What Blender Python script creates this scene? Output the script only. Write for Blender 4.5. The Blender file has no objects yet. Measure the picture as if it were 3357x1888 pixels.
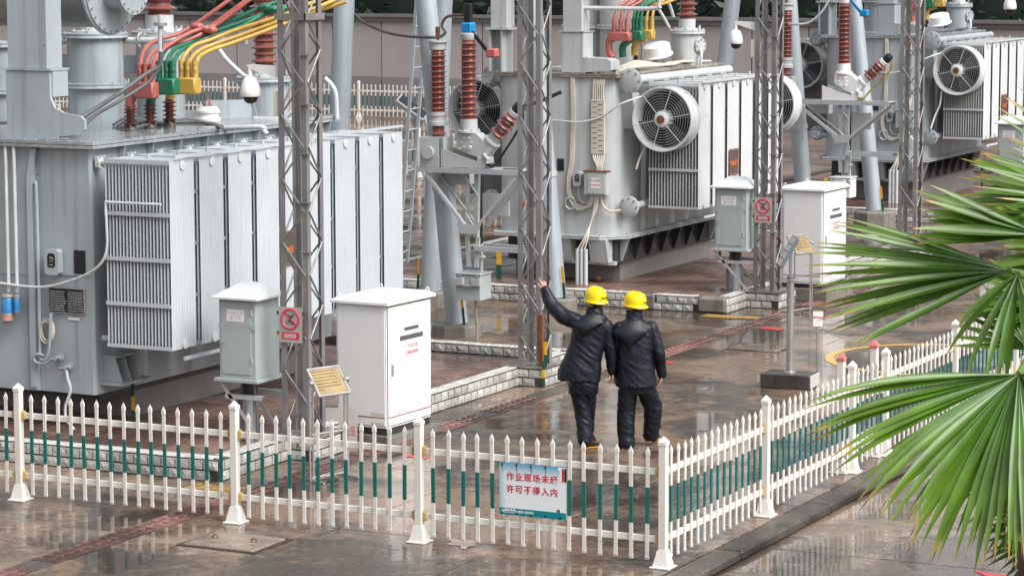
import bpy, bmesh, math, random
from mathutils import Vector, Matrix, noise
R = math.radians
rnd = random.Random(7)
SC = bpy.context.scene
COL = SC.collection

# ------------------------------------------------------------------ camera
CW, CH, CF = 3357, 1888, 9130.0          # photograph size and focal length in its pixels
CAM = Vector((10.075, -23.453, 5.791))
_p, _r, _y = 0.123344, -0.0024367, 0.460819
FW = Vector((-math.sin(_y)*math.cos(_p), math.cos(_y)*math.cos(_p), -math.sin(_p)))
_rt = Vector((math.cos(_y), math.sin(_y), 0)); _up = _rt.cross(FW)
RT = _rt*math.cos(_r)+_up*math.sin(_r); UP = -_rt*math.sin(_r)+_up*math.cos(_r)
cd = bpy.data.cameras.new('camera'); cam = bpy.data.objects.new('camera', cd); COL.objects.link(cam)
cd.sensor_width = 36; cd.lens = CF/CW*36; cd.clip_start = .5; cd.clip_end = 600
cam.matrix_world = Matrix(((RT.x, UP.x, -FW.x, CAM.x), (RT.y, UP.y, -FW.y, CAM.y), (RT.z, UP.z, -FW.z, CAM.z), (0, 0, 0, 1)))
SC.camera = cam

# ------------------------------------------------------------------ sky, sun, exposure (overcast, rain)
w = bpy.data.worlds.new('World'); SC.world = w; w.use_nodes = True
nt = w.node_tree; nt.nodes.clear()
sky = nt.nodes.new('ShaderNodeTexSky'); sky.sky_type = 'NISHITA'; sky.sun_disc = False
SUN_EL, SUN_AZ = R(48), R(105)           # azimuth clockwise from +Y
sky.sun_elevation = SUN_EL; sky.sun_rotation = SUN_AZ; sky.air_density = 1.0; sky.dust_density = 4.0; sky.ozone_density = 1.0
hs = nt.nodes.new('ShaderNodeHueSaturation'); hs.inputs['Saturation'].default_value = .22
bg = nt.nodes.new('ShaderNodeBackground'); bg.inputs[1].default_value = .095
wo = nt.nodes.new('ShaderNodeOutputWorld')
nt.links.new(sky.outputs[0], hs.inputs['Color']); nt.links.new(hs.outputs[0], bg.inputs[0]); nt.links.new(bg.outputs[0], wo.inputs[0])
sl = bpy.data.lights.new('sun', 'SUN'); sl.energy = 1.5; sl.angle = R(38); sl.color = (1, .97, .93)
so = bpy.data.objects.new('sun', sl); COL.objects.link(so)
sd = Vector((math.sin(SUN_AZ)*math.cos(SUN_EL), math.cos(SUN_AZ)*math.cos(SUN_EL), math.sin(SUN_EL)))
so.rotation_euler = sd.to_track_quat('Z', 'Y').to_euler(); so.location = (0, 0, 30)
SC.view_settings.view_transform = 'Standard'; SC.view_settings.look = 'None'
SC.view_settings.exposure = 1.1; SC.view_settings.gamma = 1.0
SC.cycles.max_bounces = 6; SC.cycles.diffuse_bounces = 2; SC.cycles.glossy_bounces = 3
SC.cycles.caustics_reflective = False; SC.cycles.caustics_refractive = False

# ------------------------------------------------------------------ helpers
KD = CW/2576.0                            # D pixels (2576 wide) -> photograph pixels
def ray(x, y):
    return FW + RT*((x*KD-CW/2)/CF) - UP*((y*KD-CH/2)/CF)
def P(x, y, Y=None, X=None, Z=None, D=None):
    """point seen at pixel (x, y) lying on the plane Y=, X= or Z=, or at depth D along the view"""
    d = ray(x, y)
    if Y is not None: t = (Y-CAM.y)/d.y
    elif X is not None: t = (X-CAM.x)/d.x
    elif Z is not None: t = (Z-CAM.z)/d.z
    else: t = D
    return CAM+d*t
WM = {}
def place(o, parent=None, M=None):
    M = M or Matrix.Identity(4); o.matrix_basis = M; COL.objects.link(o); WM[o] = M
    if parent is not None:
        o.parent = parent; o.matrix_parent_inverse = WM[parent].inverted()
    return o
def tag(o, label, cat, group=None, kind=None):
    if label: o['label'] = label
    if cat: o['category'] = cat
    if group: o['group'] = group
    if kind: o['kind'] = kind
    return o
def thing(name, label, cat, loc=(0, 0, 0), group=None):
    o = bpy.data.objects.new(name, None); o.empty_display_size = .2
    place(o, None, Matrix.Translation(Vector(loc))); return tag(o, label, cat, group)
def meshobj(name, me, parent=None, M=None):
    return place(bpy.data.objects.new(name, me), parent, M)
def struct(o): o['kind'] = 'structure'; return o
def catmull(pts, k=6):
    pts = [Vector(p) for p in pts]; out = []
    for i in range(len(pts)-1):
        a = pts[max(i-1, 0)]; b = pts[i]; c = pts[i+1]; d = pts[min(i+2, len(pts)-1)]
        for j in range(k):
            t = j/k
            out.append(.5*((2*b)+(c-a)*t+(2*a-5*b+4*c-d)*t*t+(3*b-a-3*c+d)*t**3))
    return out+[pts[-1]]
class B:
    """collects shapes; build() links them as ONE mesh object"""
    def __init__(s): s.v = []; s.f = []; s.mi = []; s.cur = 0
    def add(s, vs, fs):
        n = len(s.v); s.v += [Vector(v) for v in vs]; s.f += [[i+n for i in f] for f in fs]; s.mi += [s.cur]*len(fs); return s
    def box(s, x0, x1, y0, y1, z0, z1):
        return s.add([(x0,y0,z0),(x1,y0,z0),(x1,y1,z0),(x0,y1,z0),(x0,y0,z1),(x1,y0,z1),(x1,y1,z1),(x0,y1,z1)],
                     [(0,3,2,1),(4,5,6,7),(0,1,5,4),(1,2,6,5),(2,3,7,6),(3,0,4,7)])
    def obox(s, c, sx, sy, sz, M=None):
        b = B().box(-sx/2, sx/2, -sy/2, sy/2, -sz/2, sz/2); M = (M or Matrix.Identity(3)).to_3x3(); c = Vector(c)
        return s.add([c+M@v for v in b.v], b.f)
    def bbox(s, x0, x1, y0, y1, z0, z1, b=.01):
        """box with bevelled edges"""
        bm = bmesh.new(); bmesh.ops.create_cube(bm, size=1)
        for v in bm.verts: v.co = Vector(((x0+x1)/2+v.co.x*(x1-x0), (y0+y1)/2+v.co.y*(y1-y0), (z0+z1)/2+v.co.z*(z1-z0)))
        bmesh.ops.bevel(bm, geom=bm.edges[:], offset=b, segments=1, affect='EDGES'); bm.verts.index_update()
        s.add([v.co.copy() for v in bm.verts], [[v.index for v in f.verts] for f in bm.faces]); bm.free(); return s
    def bar(s, p0, p1, w, h=None, upv=(0, 0, 1)):
        """rectangular bar from p0 to p1"""
        p0 = Vector(p0); p1 = Vector(p1); h = h or w; z = (p1-p0).normalized(); u = Vector(upv)
        if abs(z.dot(u)) > .98: u = Vector((0, 1, 0))
        x = u.cross(z).normalized(); y = z.cross(x)
        vs = [p+x*(a*w/2)+y*(b*h/2) for p in (p0, p1) for a, b in ((-1,-1),(1,-1),(1,1),(-1,1))]
        return s.add(vs, [(3,2,1,0),(4,5,6,7),(0,1,5,4),(1,2,6,5),(2,3,7,6),(3,0,4,7)])
    def angle(s, p0, p1, w, t, dx, dy):
        """L-section along p0-p1, legs pointing to dx and dy"""
        p0 = Vector(p0); p1 = Vector(p1); dx = Vector(dx); dy = Vector(dy)
        pr = [Vector((0,0)),Vector((w,0)),Vector((w,t)),Vector((t,t)),Vector((t,w)),Vector((0,w))]
        vs = [p+dx*a.x+dy*a.y for p in (p0, p1) for a in pr]
        return s.add(vs, [(0,1,2,3),(0,3,4,5),(6,9,8,7),(6,11,10,9)]+[(i,(i+1)%6,(i+1)%6+6,i+6) for i in range(6)])
    def cyl(s, p0, p1, r0, r1=None, n=14, cap=True):
        p0 = Vector(p0); p1 = Vector(p1); r1 = r0 if r1 is None else r1; z = (p1-p0).normalized()
        q = z.to_track_quat('Z', 'Y'); x = q@Vector((1,0,0)); y = q@Vector((0,1,0))
        vs = [p+(x*math.cos(a)+y*math.sin(a))*r for p, r in ((p0, r0), (p1, r1)) for a in [2*math.pi*i/n for i in range(n)]]
        fs = [(i, (i+1) % n, n+(i+1) % n, n+i) for i in range(n)]
        if cap: fs += [list(range(n))[::-1], list(range(n, 2*n))]
        return s.add(vs, fs)
    def lathe(s, prof, p=(0,0,0), axis=(0,0,1), n=20, cap=True):
        """profile [(radius, height)] turned about axis through p"""
        p = Vector(p); z = Vector(axis).normalized(); q = z.to_track_quat('Z', 'Y'); x = q@Vector((1,0,0)); y = q@Vector((0,1,0))
        vs = []; fs = []
        for r, h in prof:
            vs += [p+z*h+(x*math.cos(a)+y*math.sin(a))*max(r, 1e-4) for a in [2*math.pi*i/n for i in range(n)]]
        for k in range(len(prof)-1):
            fs += [(k*n+i, k*n+(i+1) % n, (k+1)*n+(i+1) % n, (k+1)*n+i) for i in range(n)]
        if cap: fs += [list(range(n))[::-1], list(range((len(prof)-1)*n, len(prof)*n))]
        return s.add(vs, fs)
    def tube(s, pts, r, n=8, k=6, smooth=True, r1=None, closed=False):
        pts = catmull(pts, k) if smooth and len(pts) > 2 else [Vector(p) for p in pts]
        N = len(pts); r1 = r if r1 is None else r1; vs = []; x = None
        for i, p in enumerate(pts):
            t = (pts[min(i+1, N-1)]-pts[max(i-1, 0)]).normalized()
            if x is None: x = t.orthogonal().normalized()
            x = (x-t*x.dot(t)).normalized(); y = t.cross(x); rr = r+(r1-r)*i/max(N-1, 1)
            vs += [p+(x*math.cos(a)+y*math.sin(a))*rr for a in [2*math.pi*j/n for j in range(n)]]
        fs = [(k_*n+i, k_*n+(i+1) % n, (k_+1)*n+(i+1) % n, (k_+1)*n+i) for k_ in range(N-1) for i in range(n)]
        if not closed: fs += [list(range(n))[::-1], list(range((N-1)*n, N*n))]
        return s.add(vs, fs)
    def ring(s, c, axis, rad, r, n=28, m=6):
        c = Vector(c); q = Vector(axis).normalized().to_track_quat('Z', 'Y'); x = q@Vector((1,0,0)); y = q@Vector((0,1,0))
        return s.tube([c+(x*math.cos(a)+y*math.sin(a))*rad for a in [2*math.pi*i/n for i in range(n+1)]], r, m, smooth=False, closed=True)
    def prism(s, poly, axis, a, b):
        """polygon of 2D points extruded along axis 'X','Y' or 'Z' from a to b"""
        def m(u, v, t): return (t,u,v) if axis == 'X' else (u,t,v) if axis == 'Y' else (u,v,t)
        n = len(poly); vs = [m(u, v, a) for u, v in poly]+[m(u, v, b) for u, v in poly]
        return s.add(vs, [list(range(n)), list(range(n, 2*n))[::-1]]+[(i+n, (i+1) % n+n, (i+1) % n, i) for i in range(n)])
    def loft(s, rings, n=16):
        """closed skin through elliptical rings (centre, half width, half depth, xdir, ydir)"""
        vs = []; fs = []
        for c, a, b, xd, yd in rings:
            vs += [Vector(c)+Vector(xd)*(a*math.cos(t))+Vector(yd)*(b*math.sin(t)) for t in [2*math.pi*i/n for i in range(n)]]
        for k in range(len(rings)-1):
            fs += [(k*n+i, k*n+(i+1) % n, (k+1)*n+(i+1) % n, (k+1)*n+i) for i in range(n)]
        fs += [list(range(n))[::-1], list(range((len(rings)-1)*n, len(rings)*n))]
        return s.add(vs, fs)
    def bolts(s, c, axis, rad, k, r=.012, h=.015):
        c = Vector(c); ax = Vector(axis).normalized(); q = ax.to_track_quat('Z', 'Y'); x = q@Vector((1,0,0)); y = q@Vector((0,1,0))
        for i in range(k):
            p = c+(x*math.cos(2*math.pi*i/k)+y*math.sin(2*math.pi*i/k))*rad; s.cyl(p, p+ax*h, r, n=6)
        return s
    def mesh(s, name, mat, smooth=False):
        me = bpy.data.meshes.new(name); me.from_pydata([tuple(v) for v in s.v], [], s.f); me.update()
        bm = bmesh.new(); bm.from_mesh(me); bmesh.ops.recalc_face_normals(bm, faces=bm.faces); bm.to_mesh(me); bm.free()
        for m in (mat if isinstance(mat, (list, tuple)) else [mat]): me.materials.append(m)
        if isinstance(mat, (list, tuple)):
            me.polygons.foreach_set('material_index', s.mi)
        if smooth:
            me.polygons.foreach_set('use_smooth', [True]*len(me.polygons))
            me.set_sharp_from_angle(angle=R(40))
        return me
    def build(s, name, mat, parent=None, smooth=False, M=None):
        return meshobj(name, s.mesh(name, mat, smooth), parent, M)
def insulator(b, p, axis, L, rc, rs, n, rs2=None):
    """porcelain column with n sheds, every other one smaller"""
    prof = [(rc*1.12, 0), (rc*1.12, L*.02), (rc, L*.03)]; rs2 = rs2 or rs*.82; st = L*.94/n
    for i in range(n):
        z = L*.03+i*st; r = rs if i % 2 == 0 else rs2
        prof += [(rc, z+st*.12), (r*.97, z+st*.36), (r, z+st*.46), (r*.96, z+st*.54), (rc*1.05, z+st*.80)]
    prof += [(rc, L*.975), (rc*1.1, L)]
    b.lathe(prof, p, axis, 22); return b
def text(s, size, M, mat, parent=None, name='lettering', align='CENTER', ext=.0008, bold=0):
    cu = bpy.data.curves.new('t', 'FONT'); cu.body = s; cu.size = size; cu.align_x = align; cu.align_y = 'CENTER'; cu.extrude = ext; cu.offset = bold
    cu.resolution_u = 3
    o = bpy.data.objects.new('t', cu); COL.objects.link(o)
    me = bpy.data.meshes.new_from_object(o.evaluated_get(bpy.context.evaluated_depsgraph_get()))
    bpy.data.objects.remove(o); bpy.data.curves.remove(cu)
    me.materials.clear(); me.materials.append(mat); me.name = name
    return meshobj(name, me, parent, M)
def frame(o, x, y):
    """matrix with origin o, local x along x, local y along y, z their cross"""
    x = Vector(x).normalized(); y = Vector(y); y = (y-x*y.dot(x)).normalized(); z = x.cross(y); o = Vector(o)
    return Matrix(((x.x, y.x, z.x, o.x), (x.y, y.y, z.y, o.y), (x.z, y.z, z.z, o.z), (0, 0, 0, 1)))
FRONT = lambda o: frame(o, (1,0,0), (0,0,1))     # faces -Y
SIDE = lambda o: frame(o, (0,1,0), (0,0,1))      # faces +X

# ------------------------------------------------------------------ materials
MAT = {}
def mat(name, col, rough=.45, var=.12, scale=2.5, streak=0.0, scol=(.05,.045,.04), metal=0, bump=0, bscale=60, rnd_=0, spot=0, spcol=(.1,.04,.015), coat=0, sscale=14, rvar=.15, trans=0):
    if name in MAT: return MAT[name]
    m = bpy.data.materials.new(name); m.use_nodes = True; n = m.node_tree.nodes; l = m.node_tree.links
    bs = n['Principled BSDF']; bs.inputs['Metallic'].default_value = metal
    geo = n.new('ShaderNodeNewGeometry')
    def tex(sc, det=4, vec=None, dist=0):
        t = n.new('ShaderNodeTexNoise'); t.inputs['Scale'].default_value = sc; t.inputs['Detail'].default_value = det; t.inputs['Distortion'].default_value = dist
        l.new(vec or geo.outputs['Position'], t.inputs['Vector']); return t.outputs['Fac']
    def ramp(fac, a, b):
        r = n.new('ShaderNodeMapRange'); r.inputs['From Min'].default_value = a; r.inputs['From Max'].default_value = b; l.new(fac, r.inputs['Value']); return r.outputs['Result']
    def mix(fac, a, b, mode='MIX'):
        x = n.new('ShaderNodeMix'); x.data_type = 'RGBA'; x.blend_type = mode
        for sck, v in ((x.inputs['Factor'], fac), (x.inputs[6], a), (x.inputs[7], b)):
            if hasattr(v, 'links'): l.new(v, sck)
            else: sck.default_value = v if isinstance(v, (int, float)) else (*v, 1)
        return x.outputs[2]
    c = mix(ramp(tex(scale), .3, .7), [k*(1-var) for k in col], [min(1, k*(1+var)) for k in col])
    if rnd_:
        oi = n.new('ShaderNodeObjectInfo'); g = n.new('ShaderNodeMapRange'); g.inputs['To Min'].default_value = 1-rnd_; g.inputs['To Max'].default_value = 1+rnd_*.6
        l.new(oi.outputs['Random'], g.inputs['Value']); vm = n.new('ShaderNodeVectorMath'); vm.operation = 'SCALE'
        l.new(c, vm.inputs[0]); l.new(g.outputs[0], vm.inputs['Scale']); c = vm.outputs[0]
    if streak:
        mp = n.new('ShaderNodeMapping'); mp.inputs['Scale'].default_value = (sscale, sscale, sscale*.045); l.new(geo.outputs['Position'], mp.inputs['Vector'])
        f = ramp(tex(1, 5, mp.outputs[0]), .52, .78); g = n.new('ShaderNodeMath'); g.operation = 'MULTIPLY'; g.inputs[1].default_value = streak; l.new(f, g.inputs[0])
        c = mix(g.outputs[0], c, scol)
    if spot:
        f = ramp(tex(9, 6, dist=.6), .72-spot*.25, .78); c = mix(f, c, spcol)
    l.new(c, bs.inputs['Base Color'])
    rr = n.new('ShaderNodeMapRange'); rr.inputs['To Min'].default_value = max(.02, rough-rvar); rr.inputs['To Max'].default_value = min(1, rough+rvar)
    l.new(tex(scale*2.3, 3), rr.inputs['Value']); l.new(rr.outputs[0], bs.inputs['Roughness'])
    if coat: bs.inputs['Coat Weight'].default_value = coat; bs.inputs['Coat Roughness'].default_value = .08
    if bump:
        bp = n.new('ShaderNodeBump'); bp.inputs['Strength'].default_value = bump; bp.inputs['Distance'].default_value = .01
        l.new(tex(bscale, 4), bp.inputs['Height']); l.new(bp.outputs[0], bs.inputs['Normal'])
    if trans: bs.inputs['Transmission Weight'].default_value = trans
    MAT[name] = m; return m
tank1 = mat('tank_paint_blue_grey', (.365,.415,.44), .34, .12, 1.2, streak=.55, scol=(.15,.155,.15), spot=.03, sscale=9)
tank2 = mat('tank_paint_pale', (.47,.50,.50), .36, .10, 1.2, streak=.55, scol=(.19,.18,.165), spot=.10, sscale=9, spcol=(.22,.13,.06))
tank3 = mat('tank_paint_steel_grey', (.34,.375,.395), .34, .10, 1.2, streak=.5, scol=(.12,.12,.12), sscale=9)
radp = mat('radiator_paint', (.49,.53,.565), .33, .05, 1.5, rnd_=.07, streak=.4, scol=(.38,.40,.42), sscale=22)
radw = mat('radiator_paint_white', (.58,.60,.61), .33, .05, 1.5, rnd_=.07, streak=.4, scol=(.42,.42,.40), sscale=22)
darkst = mat('wet_dark_steel', (.035,.037,.04), .3, .4, 3, streak=.5, scol=(.02,.02,.02))
boltm = mat('bolt_zinc', (.42,.43,.43), .4, .2, 8, metal=.6)
whitep = mat('cabinet_white', (.80,.80,.795), .3, .02, 1.5, streak=.8, scol=(.42,.40,.37), sscale=48)
whitec = mat('cabinet_white_clean', (.82,.82,.82), .3, .02, 1.5, streak=.05)
boxgrey = mat('terminal_box_grey', (.37,.42,.42), .36, .06, 2, streak=.22, scol=(.27,.28,.27), spot=.03)
roofw = mat('box_roof_pale', (.60,.635,.64), .3, .08, 3)
mastm = mat('mast_weathered_steel', (.235,.228,.228), .42, .22, 3, streak=.5, scol=(.12,.11,.105), metal=.25, spot=.10, spcol=(.16,.06,.025))
lacem = mat('lacing_galvanised', (.20,.198,.198), .45, .35, 5, metal=.3)
galv = mat('galvanised_tube', (.40,.455,.49), .36, .1, 1.3, streak=.6, scol=(.27,.31,.345), metal=.25, sscale=9)
standm = mat('galvanised_frame', (.47,.50,.51), .4, .1, 3, streak=.25, scol=(.25,.25,.25), metal=.2)
porc = mat('porcelain_brown', (.225,.08,.068), .18, .12, 5, rvar=.06)
porcd = mat('porcelain_dark', (.10,.028,.025), .15, .2, 5, rvar=.06)
redc = mat('cable_red', (.43,.12,.105), .45, .12, 8, bump=.3, bscale=25)
grnc = mat('cable_green', (.016,.155,.085), .45, .15, 8, bump=.3, bscale=25)
yelc = mat('cable_yellow', (.53,.33,.07), .45, .12, 8, bump=.3, bscale=25)
blackr = mat('black_rubber', (.012,.012,.014), .35, .2, 5)
greyc = mat('cable_grey', (.13,.135,.14), .4, .15, 5)
pipew = mat('pipe_pale', (.56,.59,.60), .32, .1, 3)
whcab = mat('conduit_aged', (.60,.56,.48), .5, .15, 4, spot=.16, spcol=(.28,.15,.07))
rustm = mat('rust', (.17,.06,.022), .75, .4, 12)
fencew = mat('fence_white', (.72,.70,.65), .38, .04, 3, streak=.25, scol=(.45,.42,.35), bump=.12, bscale=120, spot=.05, spcol=(.40,.36,.30))
fenceg = mat('fence_green', (.004,.135,.125), .35, .1, 4)
fencey = mat('fence_bracket_yellow', (.55,.38,.12), .45, .12, 8)
capred = mat('cap_red', (.55,.17,.15), .4, .1, 5)
mortar = mat('wet_mortar', (.05,.045,.04), .4, .3, 6)
brickw = mat('white_split_brick', (.49,.485,.455), .4, .16, 6, streak=.5, scol=(.16,.145,.12), rnd_=.28, spot=.16, spcol=(.10,.09,.08), bump=.5, bscale=35, sscale=9)
capt = mat('white_cap_tile', (.56,.555,.52), .3, .12, 6, rnd_=.2, spot=.16, spcol=(.2,.18,.15))
cement = mat('raw_cement', (.19,.175,.155), .5, .25, 5, streak=.6, scol=(.05,.045,.04), bump=.6, bscale=30)
glassd = mat('dark_glass', (.015,.016,.018), .06, .1, 3, rvar=.03)
blackpl = mat('black_plate', (.018,.02,.024), .25, .3, 4)
signbg = mat('sign_backing_grey', (.40,.38,.36), .4, .06, 3, streak=.25, scol=(.25,.22,.2))
signred = mat('sign_red', (.60,.035,.085), .35, .12, 4)
ink = mat('black_ink', (.012,.012,.012), .5, .1, 4)
goldp = mat('brass_plate', (.46,.35,.18), .3, .15, 3, metal=.6)
goldtx = mat('engraved_brown', (.14,.085,.03), .5, .2, 5)
steelp = mat('stainless', (.52,.51,.50), .28, .1, 3, metal=.75)
orange = mat('orange_print', (.75,.16,.03), .5, .1, 4)
brownpl = mat('number_plate_brown', (.095,.075,.065), .3, .2, 3)
papr = mat('white_label', (.82,.80,.80), .4, .02, 4)
pinktx = mat('faded_red_print', (.48,.10,.12), .5, .1, 4)
greytx = mat('faded_grey_print', (.50,.50,.53), .5, .1, 4)
yelp = mat('earthing_yellow', (.75,.42,.02), .4, .1, 5)
grnp = mat('earthing_green', (.015,.09,.05), .4, .1, 5)

def wetmat(name, dark, light, pud=.5, grain=48, psc=.45, rmax=.42, rel=.85, seed=0, joints=None):
    """rain-wet paving: noise-mottled colour, smooth standing water in the hollows with rain rings"""
    m = bpy.data.materials.new(name); m.use_nodes = True; n = m.node_tree.nodes; l = m.node_tree.links; bs = n['Principled BSDF']
    geo = n.new('ShaderNodeNewGeometry'); mp = n.new('ShaderNodeMapping'); mp.inputs['Location'].default_value = (seed, seed*1.7, 0); l.new(geo.outputs['Position'], mp.inputs['Vector'])
    def tex(sc, det=5, dist=0, rough=.55):
        t = n.new('ShaderNodeTexNoise'); t.inputs['Scale'].default_value = sc; t.inputs['Detail'].default_value = det; t.inputs['Distortion'].default_value = dist; t.inputs['Roughness'].default_value = rough
        l.new(mp.outputs[0], t.inputs['Vector']); return t.outputs['Fac']
    def rng(f, a, b, c=0, d=1):
        r = n.new('ShaderNodeMapRange'); r.interpolation_type = 'SMOOTHSTEP'; l.new(f, r.inputs['Value'])
        for k, v in zip(('From Min', 'From Max', 'To Min', 'To Max'), (a, b, c, d)): r.inputs[k].default_value = v
        return r.outputs[0]
    def mth(op, a, b):
        x = n.new('ShaderNodeMath'); x.operation = op
        for i, v in enumerate((a, b)):
            if hasattr(v, 'links'): l.new(v, x.inputs[i])
            else: x.inputs[i].default_value = v
        return x.outputs[0]
    def mix(f, a, b):
        x = n.new('ShaderNodeMix'); x.data_type = 'RGBA'; l.new(f, x.inputs['Factor'])
        for sck, v in ((x.inputs[6], a), (x.inputs[7], b)):
            if hasattr(v, 'links'): l.new(v, sck)
            else: sck.default_value = (*v, 1)
        return x.outputs[2]
    big = tex(.55, 6, .8); fine = tex(grain, 3); mid = tex(6, 6, .3, .65)
    c = mix(rng(mth('ADD', mth('MULTIPLY', big, .72), mth('MULTIPLY', mid, .28)), .42, .60), dark, light)
    c = mix(rng(fine, .35, .75, 0, .45), c, [k*.45 for k in dark]); c = mix(rng(tex(38, 2), .62, .74, 0, .35), c, [min(1, k*1.8) for k in light])
    puf = mth('ADD', mth('MULTIPLY', tex(psc, 4, .6), .8), mth('MULTIPLY', mid, .2)); pu = rng(puf, pud-.06, pud+.05)
    l.new(c, bs.inputs['Base Color'])
    bs.inputs['IOR'].default_value = 1.36
    rr = mth('ADD', mth('MULTIPLY', mth('SUBTRACT', 1, pu), rmax), .03); l.new(mth('MULTIPLY', rr, rng(mid, .3, .7, .55, 1.1)), bs.inputs['Roughness'])
    h = mth('MULTIPLY', mth('ADD', fine, mth('MULTIPLY', mid, 1.2)), mth('SUBTRACT', 1.03, pu))
    vo = n.new('ShaderNodeTexVoronoi'); vo.inputs['Scale'].default_value = 5.5; l.new(mp.outputs[0], vo.inputs['Vector'])
    wv = mth('SINE', mth('MULTIPLY', vo.outputs['Distance'], 42), 0); fall = rng(vo.outputs['Distance'], .05, .5, 1, 0)
    h2 = mth('ADD', mth('MULTIPLY', mth('MULTIPLY', wv, fall), .018), mth('MULTIPLY', tex(14, 2), .09))
    bp = n.new('ShaderNodeBump'); bp.inputs['Strength'].default_value = rel; bp.inputs['Distance'].default_value = .006
    l.new(mth('ADD', h, h2), bp.inputs['Height']); l.new(bp.outputs[0], bs.inputs['Normal'])
    MAT[name] = m; return m
conc = wetmat('wet_concrete', (.060,.047,.039), (.285,.20,.142), pud=.44, rmax=.25)
concr = wetmat('wet_road_concrete', (.088,.070,.058), (.26,.195,.15), pud=.435, seed=31, rmax=.25)
padm = wetmat('wet_red_paver', (.10,.058,.048), (.29,.185,.15), pud=.52, grain=55, seed=12, rmax=.45)
kerbm = wetmat('wet_kerb_concrete', (.03,.026,.023), (.12,.105,.09), pud=.60, grain=40, seed=5)
stripm = wetmat('red_strip_tile', (.08,.046,.039), (.28,.14,.12), pud=.48, grain=90, seed=3)
stripy = wetmat('yellow_strip_tile', (.28,.17,.05), (.50,.33,.12), pud=.6, grain=90, seed=4)

# ------------------------------------------------------------------ ground, yard, road
g = B().add([(-160,-60,-.11),(160,-60,-.11),(160,200,-.11),(-160,200,-.11)], [(0,1,2,3)]).build('ground', concr); struct(g)
yard = B().box(-75, .1, -30, 61.9, -.109, -.016).build('yard', mat('wet_joint_fill', (.03,.027,.024), .3)); struct(yard)
def slab_mesh(a, b, t, m, ch=.006):
    q = B(); q.add([(0,0,-t),(a,0,-t),(a,b,-t),(0,b,-t),(0,0,-ch),(a,0,-ch),(a,b,-ch),(0,b,-ch),(ch,ch,0),(a-ch,ch,0),(a-ch,b-ch,0),(ch,b-ch,0)],
      [(0,1,5,4),(1,2,6,5),(2,3,7,6),(3,0,4,7),(4,5,9,8),(5,6,10,9),(6,7,11,10),(7,4,8,11),(8,9,10,11)]); return q.mesh('concrete_slab', m)
sm = {}
xs = [-14.3, -11.3, -8.3, -5.52, -3.62, -1.75, .12]
ys = [-12+3.05*i for i in range(19)]
for i in range(len(xs)-1):
    for j in range(len(ys)-1):
        k = (round(xs[i+1]-xs[i], 2)); sm.setdefault(k, slab_mesh(k-.014, 3.036, .03, conc))
        meshobj('concrete_slab', sm[k], yard, Matrix.Translation((xs[i]+.007, ys[j]+.007, 0)))
for x0, x1, y0, y1 in ((-75, -14.31, -30, 61.8), (-14.29, .1, 42.97, 61.8), (-14.29, .1, -30, -12.02)):
    B().box(x0, x1, y0, y1, -.015, -.002).build('concrete_slab', conc, yard)
rm = slab_mesh(4.986, 5.48, .02, concr)
for i in range(6):
    for j in range(8):
        meshobj('concrete_slab', rm, g, Matrix.Translation((.46+5*i, -14.9+5.5*j, -.086)))
k = B().add([], [])
ring_y = [-14+2.5*i for i in range(18)]
for y in ring_y:   # slightly uneven road edge
    k.bbox(.118, .40+rnd.uniform(-.006, .008), y, y+2.49, -.10, -.004+rnd.uniform(-.003, .002), .02)
struct(k.build('road_kerb', kerbm))

strip = B().box(-5.515, -5.205, -6, 30, .001, .004).build('paving_strip', kerbm); struct(strip)
def strip_mesh(m):
    q = B().bbox(-.148, .148, -.148, .148, .004, .012, .004)
    for a in range(4):
        for r_ in (.055, .10): q.ring(((a % 2-.5)*.14, (a//2-.5)*.14, .0115), (0,0,1), r_*.6, .005, 10, 4)
    return q.mesh('paving_tile', m)
tm = strip_mesh(stripm); ty = strip_mesh(stripy)
for j in range(110):
    if rnd.random() < .10 or noise.noise(Vector((0, j*.21, 3))) > .28: continue
    meshobj('paving_tile', tm, strip, Matrix.Translation((-5.36, -5.8+.302*j, rnd.uniform(-.005, 0))))
for x, y in ((-5.68, 1.40), (-5.98, 1.40), (-5.68, 1.10), (-5.68, 16.55), (-5.98, 16.5), (-6.28, 16.5)):
    meshobj('paving_tile', ty, strip, Matrix.Translation((x, y, 0)))

yline = mat('yellow_line_paint', (.62,.36,.06), .3, .15, 6, spot=.12, spcol=(.2,.15,.1))
rpaint = mat('red_ground_paint', (.55,.04,.05), .35, .15, 8, spot=.1, spcol=(.3,.1,.1))
cy = P(2352, 904, Z=.004); q = B(); n_ = 72
for i in range(n_):
    a0, a1 = 2*math.pi*i/n_, 2*math.pi*(i+1)/n_; ri, ro = 1.40, 1.53
    q.add([(cy.x+math.cos(a)*r_, cy.y+math.sin(a)*r_, .005) for a, r_ in ((a0, ri), (a0, ro), (a1, ro), (a1, ri))], [(0,1,2,3)])
o = q.build('painted_ring', yline); tag(o, 'yellow ring painted on the wet ground near the right fence', 'ground marking')
def paint(pts, Z, label):
    o = B().add([P(x, y, Z=Z) for x, y in pts], [list(range(len(pts)))]).build('painted_mark', rpaint); tag(o, label, 'ground marking', 'red paint marks on the ground')
paint([(1012,1140),(1030,1139),(1036,1144),(1062,1144),(1082,1149),(1066,1154),(1040,1150),(1020,1148)], .005, 'red paint mark on the ground behind the front fence, near its gate post')
paint([(1912,823),(1930,822),(1975,827),(1960,831),(1915,827)], .005, 'red paint stroke on the ground left of the lamp post')
paint([(1674,908),(1694,909),(1692,914),(1676,914)], .005, 'small red paint mark beside the right-hand worker')
paint([(2455,1436),(2470,1434),(2478,1440),(2530,1444),(2540,1452),(2480,1448)], -.08, 'red paint stroke on the lower road at the bottom edge')
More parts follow.
